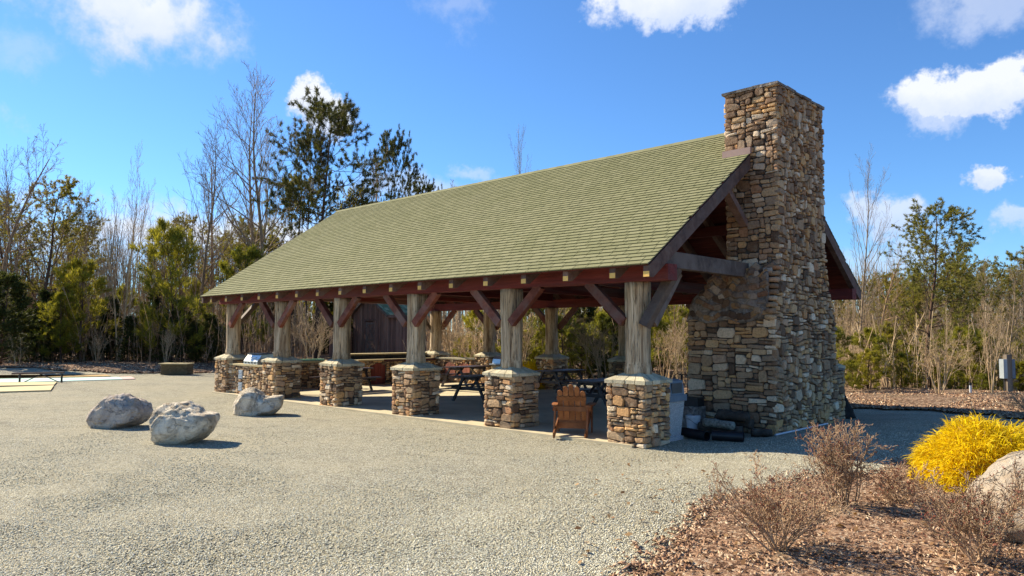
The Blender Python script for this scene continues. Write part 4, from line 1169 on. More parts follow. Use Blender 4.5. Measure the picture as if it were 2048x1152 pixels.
# ------------------------------------------------------------------ things round the hearth
bk_ = thing('bucket', (-.60, 2.72, .0), 'white plastic bucket with a wire handle standing against the hearth', 'bucket', local=True)
mb = MB(); mb.lathe([(.128, 0), (.132, .02), (.146, .30), (.150, .33)], (0, 0, 0), 28); mb.build('bucket_body', 'white_plastic', bk_, smooth=True)
for z in (.275, .30, .325): mb = MB(); mb.lathe([(.146+z*.01, z-.006), (.158, z-.004), (.158, z+.004), (.146+z*.01, z+.006)], (0, 0, 0), 28, caps=False); mb.build('rim_ring', 'white_plastic', bk_)
hp = [(.155*math.cos(a), .155*math.sin(a)*1.0, .27-.12*math.sin(a+1.9)**2) for a in np.linspace(-2.6, .4, 14)]
mb = MB(); mb.tube(hp, [.004]*14, 5); mb.build('wire_handle', 'dark_steel', bk_)
mb = MB(); mb.lathe([(.0, .27), (.135, .28), (.12, .31), (.0, .34)], (0, 0, 0), 12, caps=False); mb.build('contents', 'mulch_chip', bk_)

def pipe_obj(name, a, b, r, lab, mat='black_plastic'):
    a = np.array(a, float); b = np.array(b, float); d = (b-a)/np.linalg.norm(b-a)
    t = thing(name, tuple((a+b)/2), lab, 'pipe', 'black drainage pipes lying by the chimney')
    pts = [a+(b-a)*k/12 for k in range(13)]
    V, F = tube_np(pts, [r]*13, 20); V2, F2 = tube_np(pts, [r*.9]*13, 20)
    n = len(V); FF = [list(map(int, f)) for f in F]+[[int(i)+n for i in f][::-1] for f in F2]
    for base in (0, 240):
        for k in range(20): q = [base+k, base+(k+1) % 20, n+base+(k+1) % 20, n+base+k]; FF.append(q if base else q[::-1])
    build('pipe_wall', np.vstack([V, V2]), FF, mat, t, smooth=False)
pipe_obj('black_pipe', (-.28, 1.75, .108), (.32, 1.62, .098), .095, 'short fat black drainage pipe nearest the litter bin')
pipe_obj('black_pipe', (.33, 1.80, .098), (.88, 1.98, .098), .095, 'black drainage pipe whose end points at the chimney corner')
lg = thing('lichen_log', (-.1, 2.45, .0), 'short log crusted with pale lichen resting behind the black pipes', 'log')
def rough_log(a, b, r, mat, name, parent, seed=0, n=14, m=12, amp=.18):
    a = np.array(a, float); b = np.array(b, float); V, F = tube_np([a+(b-a)*k/(m-1) for k in range(m)], [r]*m, n)
    c = np.repeat([a+(b-a)*k/(m-1) for k in range(m)], n, axis=0)
    nn = np.array([1+amp*mnoise.noise(Vector(tuple(v*7+seed))) + amp*.5*mnoise.noise(Vector(tuple(v*21+seed))) for v in V])[:, None]
    V = c+(V-c)*nn
    F = [list(map(int, f)) for f in F]+[list(range(n))[::-1], [(m-1)*n+i for i in range(n)]]
    return build(name, V, F, mat, parent, smooth=True)
rough_log((-.12, 2.32, .27), (.52, 2.28, .25), .08, 'lichen_log', 'log_body', lg, 3)
LG = [((-.05, 2.78, .40), (.60, 2.75, .38), .10, 'thick charred log lying uppermost against the chimney base'), ((-.2, 2.95, .28), (.60, 2.92, .24), .10, 'dark log under the uppermost charred log'),
      ((-.38, 2.62, .12), (.52, 2.58, .11), .115, 'dark log on the ground beneath the lichen-covered log'), ((.66, 2.75, .09), (.98, 2.98, .09), .075, 'short dark log nearest the chimney corner')]
for a, b, r, lab in LG:
    t = thing('firewood_log', ((a[0]+b[0])/2, (a[1]+b[1])/2, 0), lab, 'log', 'dark firewood logs against the chimney'); rough_log(a, b, r, 'charred', 'log_body', t, r*100, amp=.3)
fs_ = thing('fire_tool_stand', (-1.28, 3.42, .465), 'black iron fire-tool stand with poker on the hearth ledge', 'fire tools')
mb = MB(); mb.lathe([(.13, 0), (.12, .02), (.02, .04)], (-1.28, 3.42, .466), 14); mb.build('stand_base', 'black_iron', fs_)
mb = MB(); mb.tube([(-1.28, 3.42, .49), (-1.28, 3.42, 1.12)], [.030, .024], 8); mb.build('stand_pole', 'black_iron', fs_)
mb = MB(); mb.tube([(-1.42, 3.37, 1.10), (-1.38, 3.39, 1.14), (-1.28, 3.42, 1.12), (-1.2, 3.45, 1.14), (-1.14, 3.46, 1.09)], [.012]*5, 6); mb.build('hook_bar', 'black_iron', fs_)
mb = MB(); mb.tube([(-1.42, 3.37, 1.11), (-1.43, 3.37, .56)], [.010, .010], 6); mb.build('poker', 'black_iron', fs_)
mb = MB(); mb.tube([(-1.15, 3.46, 1.08), (-1.16, 3.46, .72)], [.010, .010], 6); mb.add(*[( [(-1.23, 3.44, .55), (-1.09, 3.48, .55), (-1.10, 3.47, .73), (-1.21, 3.45, .73), (-1.23, 3.46, .55), (-1.09, 3.50, .55), (-1.10, 3.49, .73), (-1.21, 3.47, .73)]), [[0, 1, 2, 3], [7, 6, 5, 4], [0, 4, 5, 1], [1, 5, 6, 2], [2, 6, 7, 3], [3, 7, 4, 0]]]); mb.build('shovel', 'black_iron', fs_)
for k in range(3):
    a = k*2.1+.4; mb = MB(); mb.tube([(-1.28+.05*math.cos(a), 3.42+.05*math.sin(a), .56), (-1.28+.17*math.cos(a), 3.42+.17*math.sin(a), .47)], [.010, .010], 6); mb.build('stand_foot', 'black_iron', fs_)
bb = thing('charcoal_box', (-.88, 3.05, .465), 'black iron box standing on the stone ledge against the chimney base', 'box')
mb = MB(); mb.box((-.84, 3.06, .245), (.5, .34, .49)); mb.build('box_plinth', 'mortared_rubble', bb)
mb = MB(); mb.box((-.82, 3.08, .57), (.40, .26, .15)); mb.build('box_body', 'black_iron', bb)
mb = MB(); mb.box((-.82, 3.08, .66), (.45, .31, .025)); mb.build('box_lid', 'black_iron', bb)
rod = thing('white_rod', (1.2, 4.5, .05), 'thin white pipe lying on the shaded gravel beside the chimney', 'pipe')
pa, pb = ground_at(1551, 873), ground_at(1655, 850)
mb = MB(); mb.tube([tuple(pa+np.array([0, 0, .03])), tuple(pb+np.array([0, 0, .03]))], [.021, .021], 8); mb.build('rod', 'white_plastic', rod)
# black tarpaulin heap behind the chimney
def heap(name, c, dims, mat, parent, seed, n=26, m=12, ridge=.9):
    V = []; F = []
    for j in range(m+1):
        q = j/m
        for i in range(n):
            a = 2*math.pi*i/n; rr = (1-q**ridge)
            f = 1+.22*mnoise.noise(Vector((math.cos(a)*2+seed, math.sin(a)*2, q*3)))+.10*mnoise.noise(Vector((math.cos(a)*6+seed, math.sin(a)*6, q*8)))
            V.append((c[0]+dims[0]/2*rr*f*math.cos(a), c[1]+dims[1]/2*rr*f*math.sin(a), c[2]+dims[2]*q*(1+.08*math.sin(a*3))))
    for j in range(m):
        for i in range(n): F.append([j*n+i, j*n+(i+1) % n, (j+1)*n+(i+1) % n, (j+1)*n+i])
    return build(name, V, F, mat, parent, smooth=True)
tp = thing('tarpaulin_heap', (-.9, 10.2, 0), 'black tarpaulin draped over a low heap behind the chimney', 'tarpaulin')
heap('tarpaulin', (-1.9, 11.8, gzf(-1.9, 11.8)-.02), (2.6, 2.4, .92), 'tarp', tp, 3)
sp = thing('dirt_sack', (.7, 7.6, 0), 'dark slumped sack on the gravel at the far foot of the chimney', 'sack')
heap('sack_body', (.72, 7.52, -.01), (.55, .6, .62), 'dark_soil', sp, 9, ridge=1.7)

# ------------------------------------------------------------------ boulders
def boulder(name, px, py_base, px_l, px_r, outline, depth, mat, seed, lab, sink=.04, rough=.034):
    """outline: points (u right, v up) in metres round the middle of the base, as seen from the yard"""
    c = ground_at(px, py_base); R2 = np.array([RT[0], RT[1], 0]); R2 /= np.linalg.norm(R2); D2 = np.array([-R2[1], R2[0], 0])
    P = np.array(outline, float); cc = P.mean(0); cc[1] = (P[:, 1].max()+P[:, 1].min())/2
    ang = np.arctan2(P[:, 1]-cc[1], P[:, 0]-cc[0]); rad = np.hypot(P[:, 0]-cc[0], P[:, 1]-cc[1]); o_ = np.argsort(ang); ang = ang[o_]; rad = rad[o_]
    bm = bmesh.new(); bmesh.ops.create_icosphere(bm, subdivisions=5, radius=1.0)
    V = np.array([v.co[:] for v in bm.verts]); F = [[v.index for v in f.verts] for f in bm.faces]; bm.free()
    gq = np.random.default_rng(seed+200); NP_ = gq.normal(0, 1, (22, 3)); NP_ /= np.linalg.norm(NP_, axis=1)[:, None]; DP_ = gq.uniform(.74, .93, 22)
    for n_, d_ in zip(NP_, DP_):
        q_ = V @ n_; V = V-np.outer(np.maximum(q_-d_, 0), n_)
    V *= 1.06
    out = []
    for a, b, cz in V:
        th = math.atan2(cz, a); rho = math.hypot(a, cz)
        R = np.interp(th, np.concatenate([ang-2*math.pi, ang, ang+2*math.pi]), np.tile(rad, 3))
        k = rho**.62
        pu = cc[0]+math.cos(th)*R*k; pv = cc[1]+math.sin(th)*R*k; pd = b*depth/2*(1+.12*mnoise.noise(Vector((a*1.5+seed, b*1.5, cz*1.5))))
        # flatten broad facets
        q = Vector((a*1.3+seed*2.1, b*1.3, cz*1.3)); nz = mnoise.noise(q*1.2)*.6+mnoise.noise(q*2.7)*.35+abs(mnoise.noise(q*2.0+Vector((5, 5, 5))))*.9-.25+abs(mnoise.noise(q*4.5))*.45-.1+mnoise.noise(q*9)*.14
        s_ = 1+rough*nz*2.2
        out.append(c+R2*pu*s_+D2*pd*s_+np.array([0, 0, pv*s_-sink]))
    t = thing(name, (c[0], c[1], c[2]), lab, 'boulder', 'boulders on the gravel')
    org = c.copy(); out = np.array(out)
    build('rock', out, F, mat, t, smooth=True, origin=org)
boulder('boulder', 236, 853, 173, 297, [(-.64, .16), (-.50, .04), (-.2, -.02), (.30, .05), (.58, .18), (.66, .36), (.60, .52), (.38, .66), (.10, .74), (-.10, .72), (-.38, .54), (-.58, .36)], .95, 'tan_boulder', 2, 'wedge-shaped grey and tan boulder, leftmost of the three on the gravel')
boulder('boulder', 372, 884, 308, 440, [(-.42, .0), (-.10, -.03), (.22, .06), (.42, .20), (.60, .42), (.63, .58), (.34, .62), (.22, .70), (.0, .74), (-.30, .72), (-.52, .66), (-.60, .50), (-.56, .25), (-.52, .08)], .95, 'pale_boulder', 5, 'pale grey-white boulder with an undercut right side, nearest of the three on the gravel')
boulder('boulder', 520, 829, 470, 571, [(-.58, .02), (-.30, -.03), (.2, .04), (.52, .12), (.62, .30), (.60, .50), (.42, .50), (.20, .46), (.02, .50), (-.12, .66), (-.34, .72), (-.52, .62), (-.60, .40)], .80, 'pale_boulder', 9, 'pale boulder with a saddle in its top, just in front of the grill counter')
boulder('boulder', 2100, 1080, 1960, 2200, [(-.52, .0), (-.30, -.05), (.4, -.05), (.75, .1), (.80, .4), (.55, .68), (.2, .80), (-.15, .76), (-.42, .60), (-.60, .36), (-.66, .15)], 1.2, 'buff_boulder', 13, 'large smooth buff boulder at the right edge beside the yellow shrub', rough=.02)

# ------------------------------------------------------------------ far left: painted courts, rack, timber box
def strip(name, pts, mat, h, lab, cat='pavement', kind='structure'):
    P = [ground_at(*p) for p in pts]; n = len(P)
    V = [(p[0], p[1], p[2]-.05) for p in P]+[(p[0], p[1], p[2]+h) for p in P]
    F = [[k, (k+1) % n, n+(k+1) % n, n+k] for k in range(n)]+[list(range(n))[::-1], [n+k for k in range(n)]]
    o = build(name, V, F, mat, None, kind=kind); return o
strip('mint_court', [(-160, 768), (-160, 760.5), (100, 757.5), (238, 755), (246, 759.5), (120, 763.5), (0, 766)], 'mint_paint', .03, '')
strip('pink_court', [(239, 755), (262, 754.2), (271, 758.6), (247, 759.6)], 'pink_paint', .03, '')
strip('sand_court', [(-160, 758), (-160, 752), (60, 751), (212, 750), (222, 753.2), (60, 756)], 'sand', .028, '')
strip('tan_court', [(-160, 776), (-160, 769), (0, 767.5), (114, 765.5), (108, 771.8), (0, 774)], 'tan_concrete', .05, '')
strip('buff_court', [(-160, 790), (-160, 779), (0, 777), (108, 773), (101, 783), (0, 786)], 'tan_concrete', .05, '')
p0, p1 = ground_at(39, 765.5), ground_at(123, 765)
rk = thing('low_rail', tuple((p0+p1)/2), 'low black metal rail with crossed braces beside the painted courts at the left', 'rail')
dd_ = (p1-p0)/np.linalg.norm(p1-p0)
a_, b_ = p0-dd_*.28+np.array([0, 0, .36]), p1+dd_*.08+np.array([0, 0, .40])
mb = MB(); mb.beam(a_, b_, .10, .07, bev=.01); mb.build('top_rail', 'weathered_wood', rk)
for p in (p0, p1): mb = MB(); mb.beam(p-np.array([0, 0, .03]), p+np.array([0, 0, .345]), .06, .06, up=(1, 0, 0)); mb.build('rail_post', 'black_iron', rk)
mid = (p0+p1)/2+np.array([0, 0, .33])
for p, s_ in ((p0, .16), (p1, -.10)): mb = MB(); mb.tube([tuple(p+dd_*s_+np.array([0, 0, .02])), tuple(mid)], [.018, .018], 6); mb.build('cross_brace', 'black_iron', rk)
c = ground_at(354, 749.5)
R2 = np.array([RT[0], RT[1], 0]); R2 /= np.linalg.norm(R2); az = math.atan2(R2[1], R2[0])
bx_ = thing('timber_box', tuple(c), 'long low brown timber box at the edge of the woods left of the pavilion', 'box', rz=az, local=True)
for k in range(3): mb = MB(); mb.box((0, -.34, .10+k*.165), (1.16, .04, .16)); mb.build('front_board', 'box_wood', bx_)
for s_ in (-1, 1):
    for k in range(3): mb = MB(); mb.box((s_*.60, 0, .10+k*.165), (.04, .72, .16)); mb.build('side_board', 'box_wood', bx_)
for k in range(3): mb = MB(); mb.box((0, .34, .10+k*.165), (1.16, .04, .16)); mb.build('back_board', 'box_wood', bx_)
mb = MB(); mb.box((-.02, -.02, .535), (1.34, .84, .045)); mb.build('lid', 'tan_concrete', bx_)

# ------------------------------------------------------------------ utility post, marker pipe (right)
c = np.array([*at_depth(2008, 24.0), 0]); c[2] = gzf(c[0], c[1])
up_ = thing('meter_post', tuple(c), 'square wooden post carrying two grey metal meter boxes at the right', 'utility post', rz=az, local=True)
mb = MB(); mb.box((0, -.04, .62), (.17, .17, 1.28)); mb.build('post', 'post_wood', up_)
mb = MB(); mb.box((-.14, -.03, .80), (.12, .22, .62)); b1 = mb.build('meter_box', 'galvanised', up_)
mb = MB(); mb.box((.15, .02, .80), (.13, .20, .62)); mb.build('meter_box', 'lid_blue_grey', up_)
mb = MB(); mb.box((-.14, -.143, .80), (.10, .006, .58)); mb.build('box_door', 'galvanised', b1)
mb = MB(); mb.tube([(-.12, -.02, .50), (-.11, -.02, 0)], [.018, .018], 8); mb.build('conduit', 'dark_steel', up_)
c = np.array([*at_depth(1934, 23.6), 0]); c[2] = gzf(c[0], c[1])
mp = thing('marker_pipe', tuple(c), 'short white pipe with a black cap standing at the wood edge', 'pipe', local=True)
mb = MB(); mb.lathe([(.035, 0), (.035, .33)], (0, 0, -.03), 12); mb.build('pipe_body', 'white_plastic', mp)
mb = MB(); mb.lathe([(.042, .0), (.042, .06), (.03, .075)], (0, 0, .30), 12); mb.build('pipe_cap', 'black_plastic', mp)

# ------------------------------------------------------------------ shed
SD = 50.0
sc_c = at_depth(742, SD); shx, shy = sc_c; shz = gzf(shx, shy)+.25
sh = thing('shed', (shx, shy, shz), 'dark brown board shed with a green shingle roof and crossed-brace door behind the pavilion', 'shed', rz=az-.66, local=True)
SW, SLn, SH, SR = 3.5, 4.2, 2.95, 1.22     # gable width, length, eave height, rise
nb = 15
for i in range(nb):    # gable boards (local -y faces the yard)
    a0, a1 = -SW/2+SW*i/nb+.006, -SW/2+SW*(i+1)/nb-.006
    if abs((a0+a1)/2+.1) < .45:
        zb = 2.42
    else: zb = 0
    def gt(a): return SH+SR*(1-abs(a)/(SW/2))-.03
    pr = [(a0, zb), (a1, zb), (a1, gt(a1))]+([(0, gt(0))] if a0 < 0 < a1 else [])+[(a0, gt(a0))]
    n_ = len(pr); V = [(a, 0, z) for a, z in pr]+[(a, .03, z) for a, z in pr]
    mb = MB(); mb.add(V, [[k, n_+k, n_+(k+1) % n_, (k+1) % n_] for k in range(n_)]+[list(range(n_)), [n_+k for k in range(n_)][::-1]]); mb.build('wall_board', 'shed_board', sh)
    if i: mb = MB(); mb.box((a0-.006, -.012, (zb+min(gt(a0), gt(a1)))/2), (.045, .022, min(gt(a0), gt(a1))-zb-.02)); mb.build('batten', 'shed_board', sh)
for s_ in (-1, 1):
    for i in range(19):
        y0_, y1_ = .03+SLn*i/19+.006, .03+SLn*(i+1)/19-.006
        mb = MB(); mb.box((s_*(SW/2-.015), (y0_+y1_)/2, SH/2-.02), (.03, y1_-y0_, SH-.06)); mb.build('wall_board', 'shed_board', sh)
mb = MB(); mb.box((0, SLn+.02, SH/2), (SW, .03, SH)); mb.build('back_wall', 'shed_board', sh)
dr = MB(); dr.box((0, .035, 1.2), (.92, .03, 2.36)); dr = dr.build('door', 'shed_board', sh)
for z in (.25, 1.15, 2.25): mb = MB(); mb.box((0, .006, z), (.84, .028, .11)); mb.build('door_rail', 'shed_trim', dr)
for x in (-.41, .41): mb = MB(); mb.box((x, .002, 1.25), (.09, .028, 2.2)); mb.build('door_stile', 'shed_trim', dr)
for (za, zb) in ((.30, 1.10), (1.20, 2.20)):
    for s_ in (-1, 1):
        mb = MB(); mb.beam((-s_*.36, .004-.004*s_, za), (s_*.36, .004-.004*s_, zb), .07, .02, up=(0, 1, 0)); mb.build('door_brace', 'shed_trim', dr)
mb = MB(); mb.tube([(.34, -.02, 1.5), (.34, -.05, 1.5), (.34, -.05, 1.62), (.34, -.02, 1.62)], [.012]*4, 6); mb.build('door_handle', 'black_iron', dr)
for x in (-.50, .50): mb = MB(); mb.box((x, -.02, 1.24), (.09, .04, 2.48)); mb.build('door_casing', 'shed_board', sh)
mb = MB(); mb.box((0, -.022, 2.50), (1.15, .045, .10)); mb.build('door_casing', 'shed_board', sh)
for s_ in (-1, 1):
    V = []
    ov = .28; nrows = 9
    def rp(t, y, o): return (s_*((SW/2+ov)*(1-t)), y, SH+SR-(SR+ov*SR/(SW/2))*(1-t)+.06+o)
    rf = MB()
    P = [rp(0, -.3, 0), rp(1, -.3, 0), rp(1, SLn+.3, 0), rp(0, SLn+.3, 0)]; P += [(a, b, c_-.06) for a, b, c_ in P]
    rf.add(P, [[0, 1, 2, 3] if s_ < 0 else [3, 2, 1, 0], [7, 6, 5, 4] if s_ < 0 else [4, 5, 6, 7], [0, 4, 5, 1], [1, 5, 6, 2], [2, 6, 7, 3], [3, 7, 4, 0]])
    rf = rf.build('roof', 'shed_trim', sh)
    st_ = MB()
    for r in range(nrows):
        t0, t1 = r/nrows, (r+1)/nrows+.03; yy = -.33-rnd.uniform(0, .2)
        while yy < SLn+.33:
            ya, yb2 = max(yy, -.33)+.006, min(yy+.3, SLn+.33)-.006; yy += .3
            if yb2-ya < .03: continue
            P = [rp(t0, ya, .035), rp(t0, yb2, .035), rp(min(t1, 1), yb2, .012), rp(min(t1, 1), ya, .012), rp(t0, ya, .0), rp(t0, yb2, .0)]
            st_.add(P, [[0, 1, 2, 3], [0, 4, 5, 1]])
    st_.build('shingle_courses', 'green_shingle', rf, kind='stuff')
    mb = MB(); a = rp(0, -.33, -.09); b = rp(1, -.33, -.09); mb.beam(a, b, .05, .15, up=(0, 0, 1)); mb.build('barge_board', 'shed_trim', sh)
    mb = MB(); mb.box((s_*(SW/2+ov-.02), SLn/2, SH-SR*ov/(SW/2)-.045), (.04, SLn+.6, .14)); mb.build('fascia', 'shed_board', sh)
# lean-to on its left
lt = thing('lean_to', (shx-R2[0]*2.1, shy-R2[1]*2.1, shz), 'low brown board lean-to against the left side of the shed', 'shed', rz=az+.10, local=True)
for i in range(9):
    a0, a1 = -.68+1.36*i/9+.006, -.68+1.36*(i+1)/9-.006
    z1_ = 1.75+.28*(a0+.68)/1.36
    mb = MB(); mb.box(((a0+a1)/2, .2, z1_/2), (a1-a0, .03, z1_)); mb.build('wall_board', 'shed_board', lt)
mb = MB(); mb.beam((-.86, .7, 1.76), (.70, .7, 2.10), 1.4, .06, up=(0, 0, 1)); mb.build('roof', 'shed_trim', lt)
for s_ in (-.68, .66): mb = MB(); mb.box((s_, .9, .85), (.03, 1.3, 1.7)); mb.build('side_wall', 'shed_board', lt)
mb = MB(); mb.box((.42, .165, .95), (.32, .04, 1.45)); mb.build('door', 'shed_trim', lt)

#@@PART4
# ------------------------------------------------------------------ vegetation generators
def norm(v): return v/(math.sqrt(v[0]*v[0]+v[1]*v[1]+v[2]*v[2])+1e-9)
def cr3(a, b): return np.array([a[1]*b[2]-a[2]*b[1], a[2]*b[0]-a[0]*b[2], a[0]*b[1]-a[1]*b[0]])
class Spec:
    def __init__(s, **k): s.__dict__.update(k)
def grow(g, p, d, L, r, lv, S, out, tmax=1.0):
    n = S.segs[lv]; pts = [p]; dd = d; step = L/n; up = np.array([0, 0, S.trop[lv]])
    wd = S.wander[lv]
    for i in range(n):
        dd = norm(dd+g.normal(0, wd, 3)+up); p = p+dd*step; pts.append(p)
    tip = S.tip[lv]
    rad = [max(r*(1-(1-tip)*(i/n)), S.rmin) for i in range(n+1)]
    out.append((pts, rad, lv))
    if lv+1 >= len(S.segs): return
    k = S.kids[lv]
    k = int(k*(.8+.4*g.random())+.5) if lv else k
    t0 = S.t0[lv]; az0 = g.random()*6.28
    for j in range(k):
        t = t0+(1-t0)*((j+g.random()*.8)/k)**S.tpow[lv]
        if t > .985: t = .985
        f = t*n; i = min(int(f), n-1); q = pts[i]+(pts[i+1]-pts[i])*(f-i); ax = norm(pts[i+1]-pts[i])
        a = az0+j*2.4+g.normal(0, .4)
        ref = np.array([0, 0, 1.]) if abs(ax[2]) < .9 else np.array([1., 0, 0])
        s1 = norm(cr3(ax, ref)); s2 = cr3(ax, s1)
        ang = math.radians(S.ang[lv]*(1-S.angt[lv]*t)+g.normal(0, S.angj))
        cd = ax*math.cos(ang)+(s1*math.cos(a)+s2*math.sin(a))*math.sin(ang)
        cl = L*S.ratio[lv]*S.prof(lv, t)*(.75+.5*g.random())
        rr = (rad[i]+(rad[i+1]-rad[i])*(f-i))*S.rr[lv]
        grow(g, q, cd, cl, max(rr, S.rmin), lv+1, S, out)
def tubes(branches, sides):
    VV = []; FF = []; b = 0
    for pts, rad, lv in branches:
        V, F = tube_np(pts, rad, sides[lv]); VV.append(V); FF.append(F+b); b += len(V)
    if not VV: return None
    return np.vstack(VV), np.vstack(FF)
def tufts(g, P, D, n, L, W, spread=.9, up=.0):
    """n needle blades at every point P, aimed round D"""
    P = np.asarray(P); D = np.asarray(D); N = len(P)
    d = np.repeat(D, n, 0)+g.normal(0, spread, (N*n, 3)); d[:, 2] += up
    d /= np.linalg.norm(d, axis=1)[:, None]
    o = np.repeat(P, n, 0)+g.normal(0, L*.18, (N*n, 3)); ll = L*g.uniform(.65, 1.25, (N*n, 1))
    s_ = np.cross(d, g.normal(0, 1, (N*n, 3))); s_ /= np.linalg.norm(s_, axis=1)[:, None]+1e-9
    V = np.stack([o-s_*W/2, o+s_*W/2, o+d*ll], 1).reshape(-1, 3)
    return V, np.arange(N*n*3).reshape(-1, 3)
class Species:
    def __init__(s, trunk, crown, H, tname, tm, cm, smooth=False):
        s.H = H; s.name = tname
        s.parts = []
        for nm, d, m in (('trunk', trunk, tm), ('crown', crown, cm)):
            if d is None: continue
            me = mesh_np(nm, d[0], d[1], smooth); me.materials.append(MATS[m]); s.parts.append((nm, me))
    def place(s, x, y, h, label, cat='tree', group=None, rz=None, wide=1.0, z=None, name=None):
        o = bpy.data.objects.new(name or s.name, None); col.objects.link(o)
        k = h/s.H; o.location = (x, y, (gzf(x, y) if z is None else z)-.05); o.scale = (k*wide, k*wide, k)
        o.rotation_euler = (0, 0, rnd.uniform(0, 6.28) if rz is None else rz)
        put_props(o, label, cat, group)
        for nm, me in s.parts:
            c = bpy.data.objects.new(nm, me); col.objects.link(c); c.parent = o
        return o
def split_species(br, H, name, tm, cm, sides, cut=1):
    t = tubes([b for b in br if b[2] <= cut], sides); c = tubes([b for b in br if b[2] > cut], sides)
    return Species(t, c, H, name, tm, cm)

def bare_tree(seed, kind):
    g = np.random.default_rng(seed)
    if kind == 'tall':      # straight stem, steeply rising limbs
        S = Spec(segs=[14, 8, 5, 3], trop=[.03, .075, .08, .08], wander=[.035, .08, .13, .18], tip=[.12, .15, .2, .4], rmin=.007, kids=[24, 8, 4], t0=[.30, .18, .2],
                 tpow=[.9, .9, .9], ang=[46, 32, 34], angt=[.35, .2, .2], angj=8, ratio=[.50, .44, .45], rr=[.5, .5, .55],
                 prof=lambda lv, t: (1-.72*t) if lv == 0 else (1-.5*t))
        br = []; grow(g, np.zeros(3), np.array([0, 0, 1.]), 16., .17, 0, S, br)
        return split_species(br, 16., 'bare_tree', 'grey_bark', 'grey_bark', [7, 4, 3, 3])
    if kind == 'twin':      # several leaders
        S = Spec(segs=[12, 8, 5, 3], trop=[.05, .10, .08, .08], wander=[.04, .10, .14, .18], tip=[.12, .15, .2, .4], rmin=.006, kids=[16, 7, 4], t0=[.22, .18, .2],
                 tpow=[.9, .9, .9], ang=[38, 34, 36], angt=[.3, .2, .2], angj=8, ratio=[.40, .42, .45], rr=[.5, .5, .55],
                 prof=lambda lv, t: (1-.65*t) if lv == 0 else (1-.5*t))
        br = []
        for k in range(3):
            a = k*2.1+g.random(); grow(g, np.array([.1*math.cos(a), .1*math.sin(a), 0]), norm(np.array([.16*math.cos(a), .16*math.sin(a), 1.])), 11*(1-.12*k), .10, 0, S, br)
        return split_species(br, 11., 'bare_tree', 'tan_bark', 'tan_bark', [6, 4, 3, 3])
    if kind == 'spread':    # open crown with long level limbs
        S = Spec(segs=[12, 9, 6, 4], trop=[.02, .05, .05, .05], wander=[.06, .14, .2, .22], tip=[.14, .15, .2, .4], rmin=.006, kids=[20, 9, 5], t0=[.25, .15, .15],
                 tpow=[.9, .9, .9], ang=[62, 42, 42], angt=[.45, .2, .2], angj=12, ratio=[.38, .42, .45], rr=[.5, .5, .55],
                 prof=lambda lv, t: (1-.6*t) if lv == 0 else (1-.5*t))
        br = []; grow(g, np.zeros(3), np.array([0, 0, 1.]), 10., .14, 0, S, br)
        return split_species(br, 10., 'bare_tree', 'brown_bark', 'brown_bark', [7, 4, 3, 3])
    if kind == 'sapling':   # thin understory stems
        S = Spec(segs=[9, 6, 4], trop=[.03, .08, .05], wander=[.06, .14, .2], tip=[.2, .2, .4], rmin=.005, kids=[15, 6], t0=[.15, .15],
                 tpow=[.9, .9], ang=[48, 40], angt=[.3, .2], angj=12, ratio=[.36, .45], rr=[.5, .55], prof=lambda lv, t: (1-.6*t))
        br = []
        for k in range(3): grow(g, np.array([g.normal(0, .35), g.normal(0, .35), 0]), norm(np.array([g.normal(0, .1), g.normal(0, .1), 1.])), 5*(.7+.3*g.random()), .035, 0, S, br)
        return split_species(br, 5., 'bare_sapling', 'tan_bark', 'tan_bark', [4, 3, 3], 0)
    if kind == 'vase':      # multi-stemmed vase shaped shrub
        S = Spec(segs=[8, 7, 5, 3], trop=[.04, .03, .02, .03], wander=[.06, .12, .16, .2], tip=[.35, .3, .3, .4], rmin=.0045, kids=[6, 8, 4], t0=[.40, .25, .2],
                 tpow=[.8, .8, .9], ang=[28, 34, 38], angt=[0, .2, .2], angj=9, ratio=[.55, .45, .42], rr=[.62, .6, .6], prof=lambda lv, t: (1-.45*t))
        br = []
        for k in range(7):
            a = k*.9+g.random(); s_ = .14+.20*g.random(); grow(g, np.array([.08*math.cos(a), .08*math.sin(a), 0]), norm(np.array([s_*math.cos(a), s_*math.sin(a), 1.])), 2.9*(.8+.3*g.random()), .034, 0, S, br)
        return split_species(br, 4.2, 'vase_shrub', 'tan_bark', 'tan_bark', [5, 4, 3, 3])
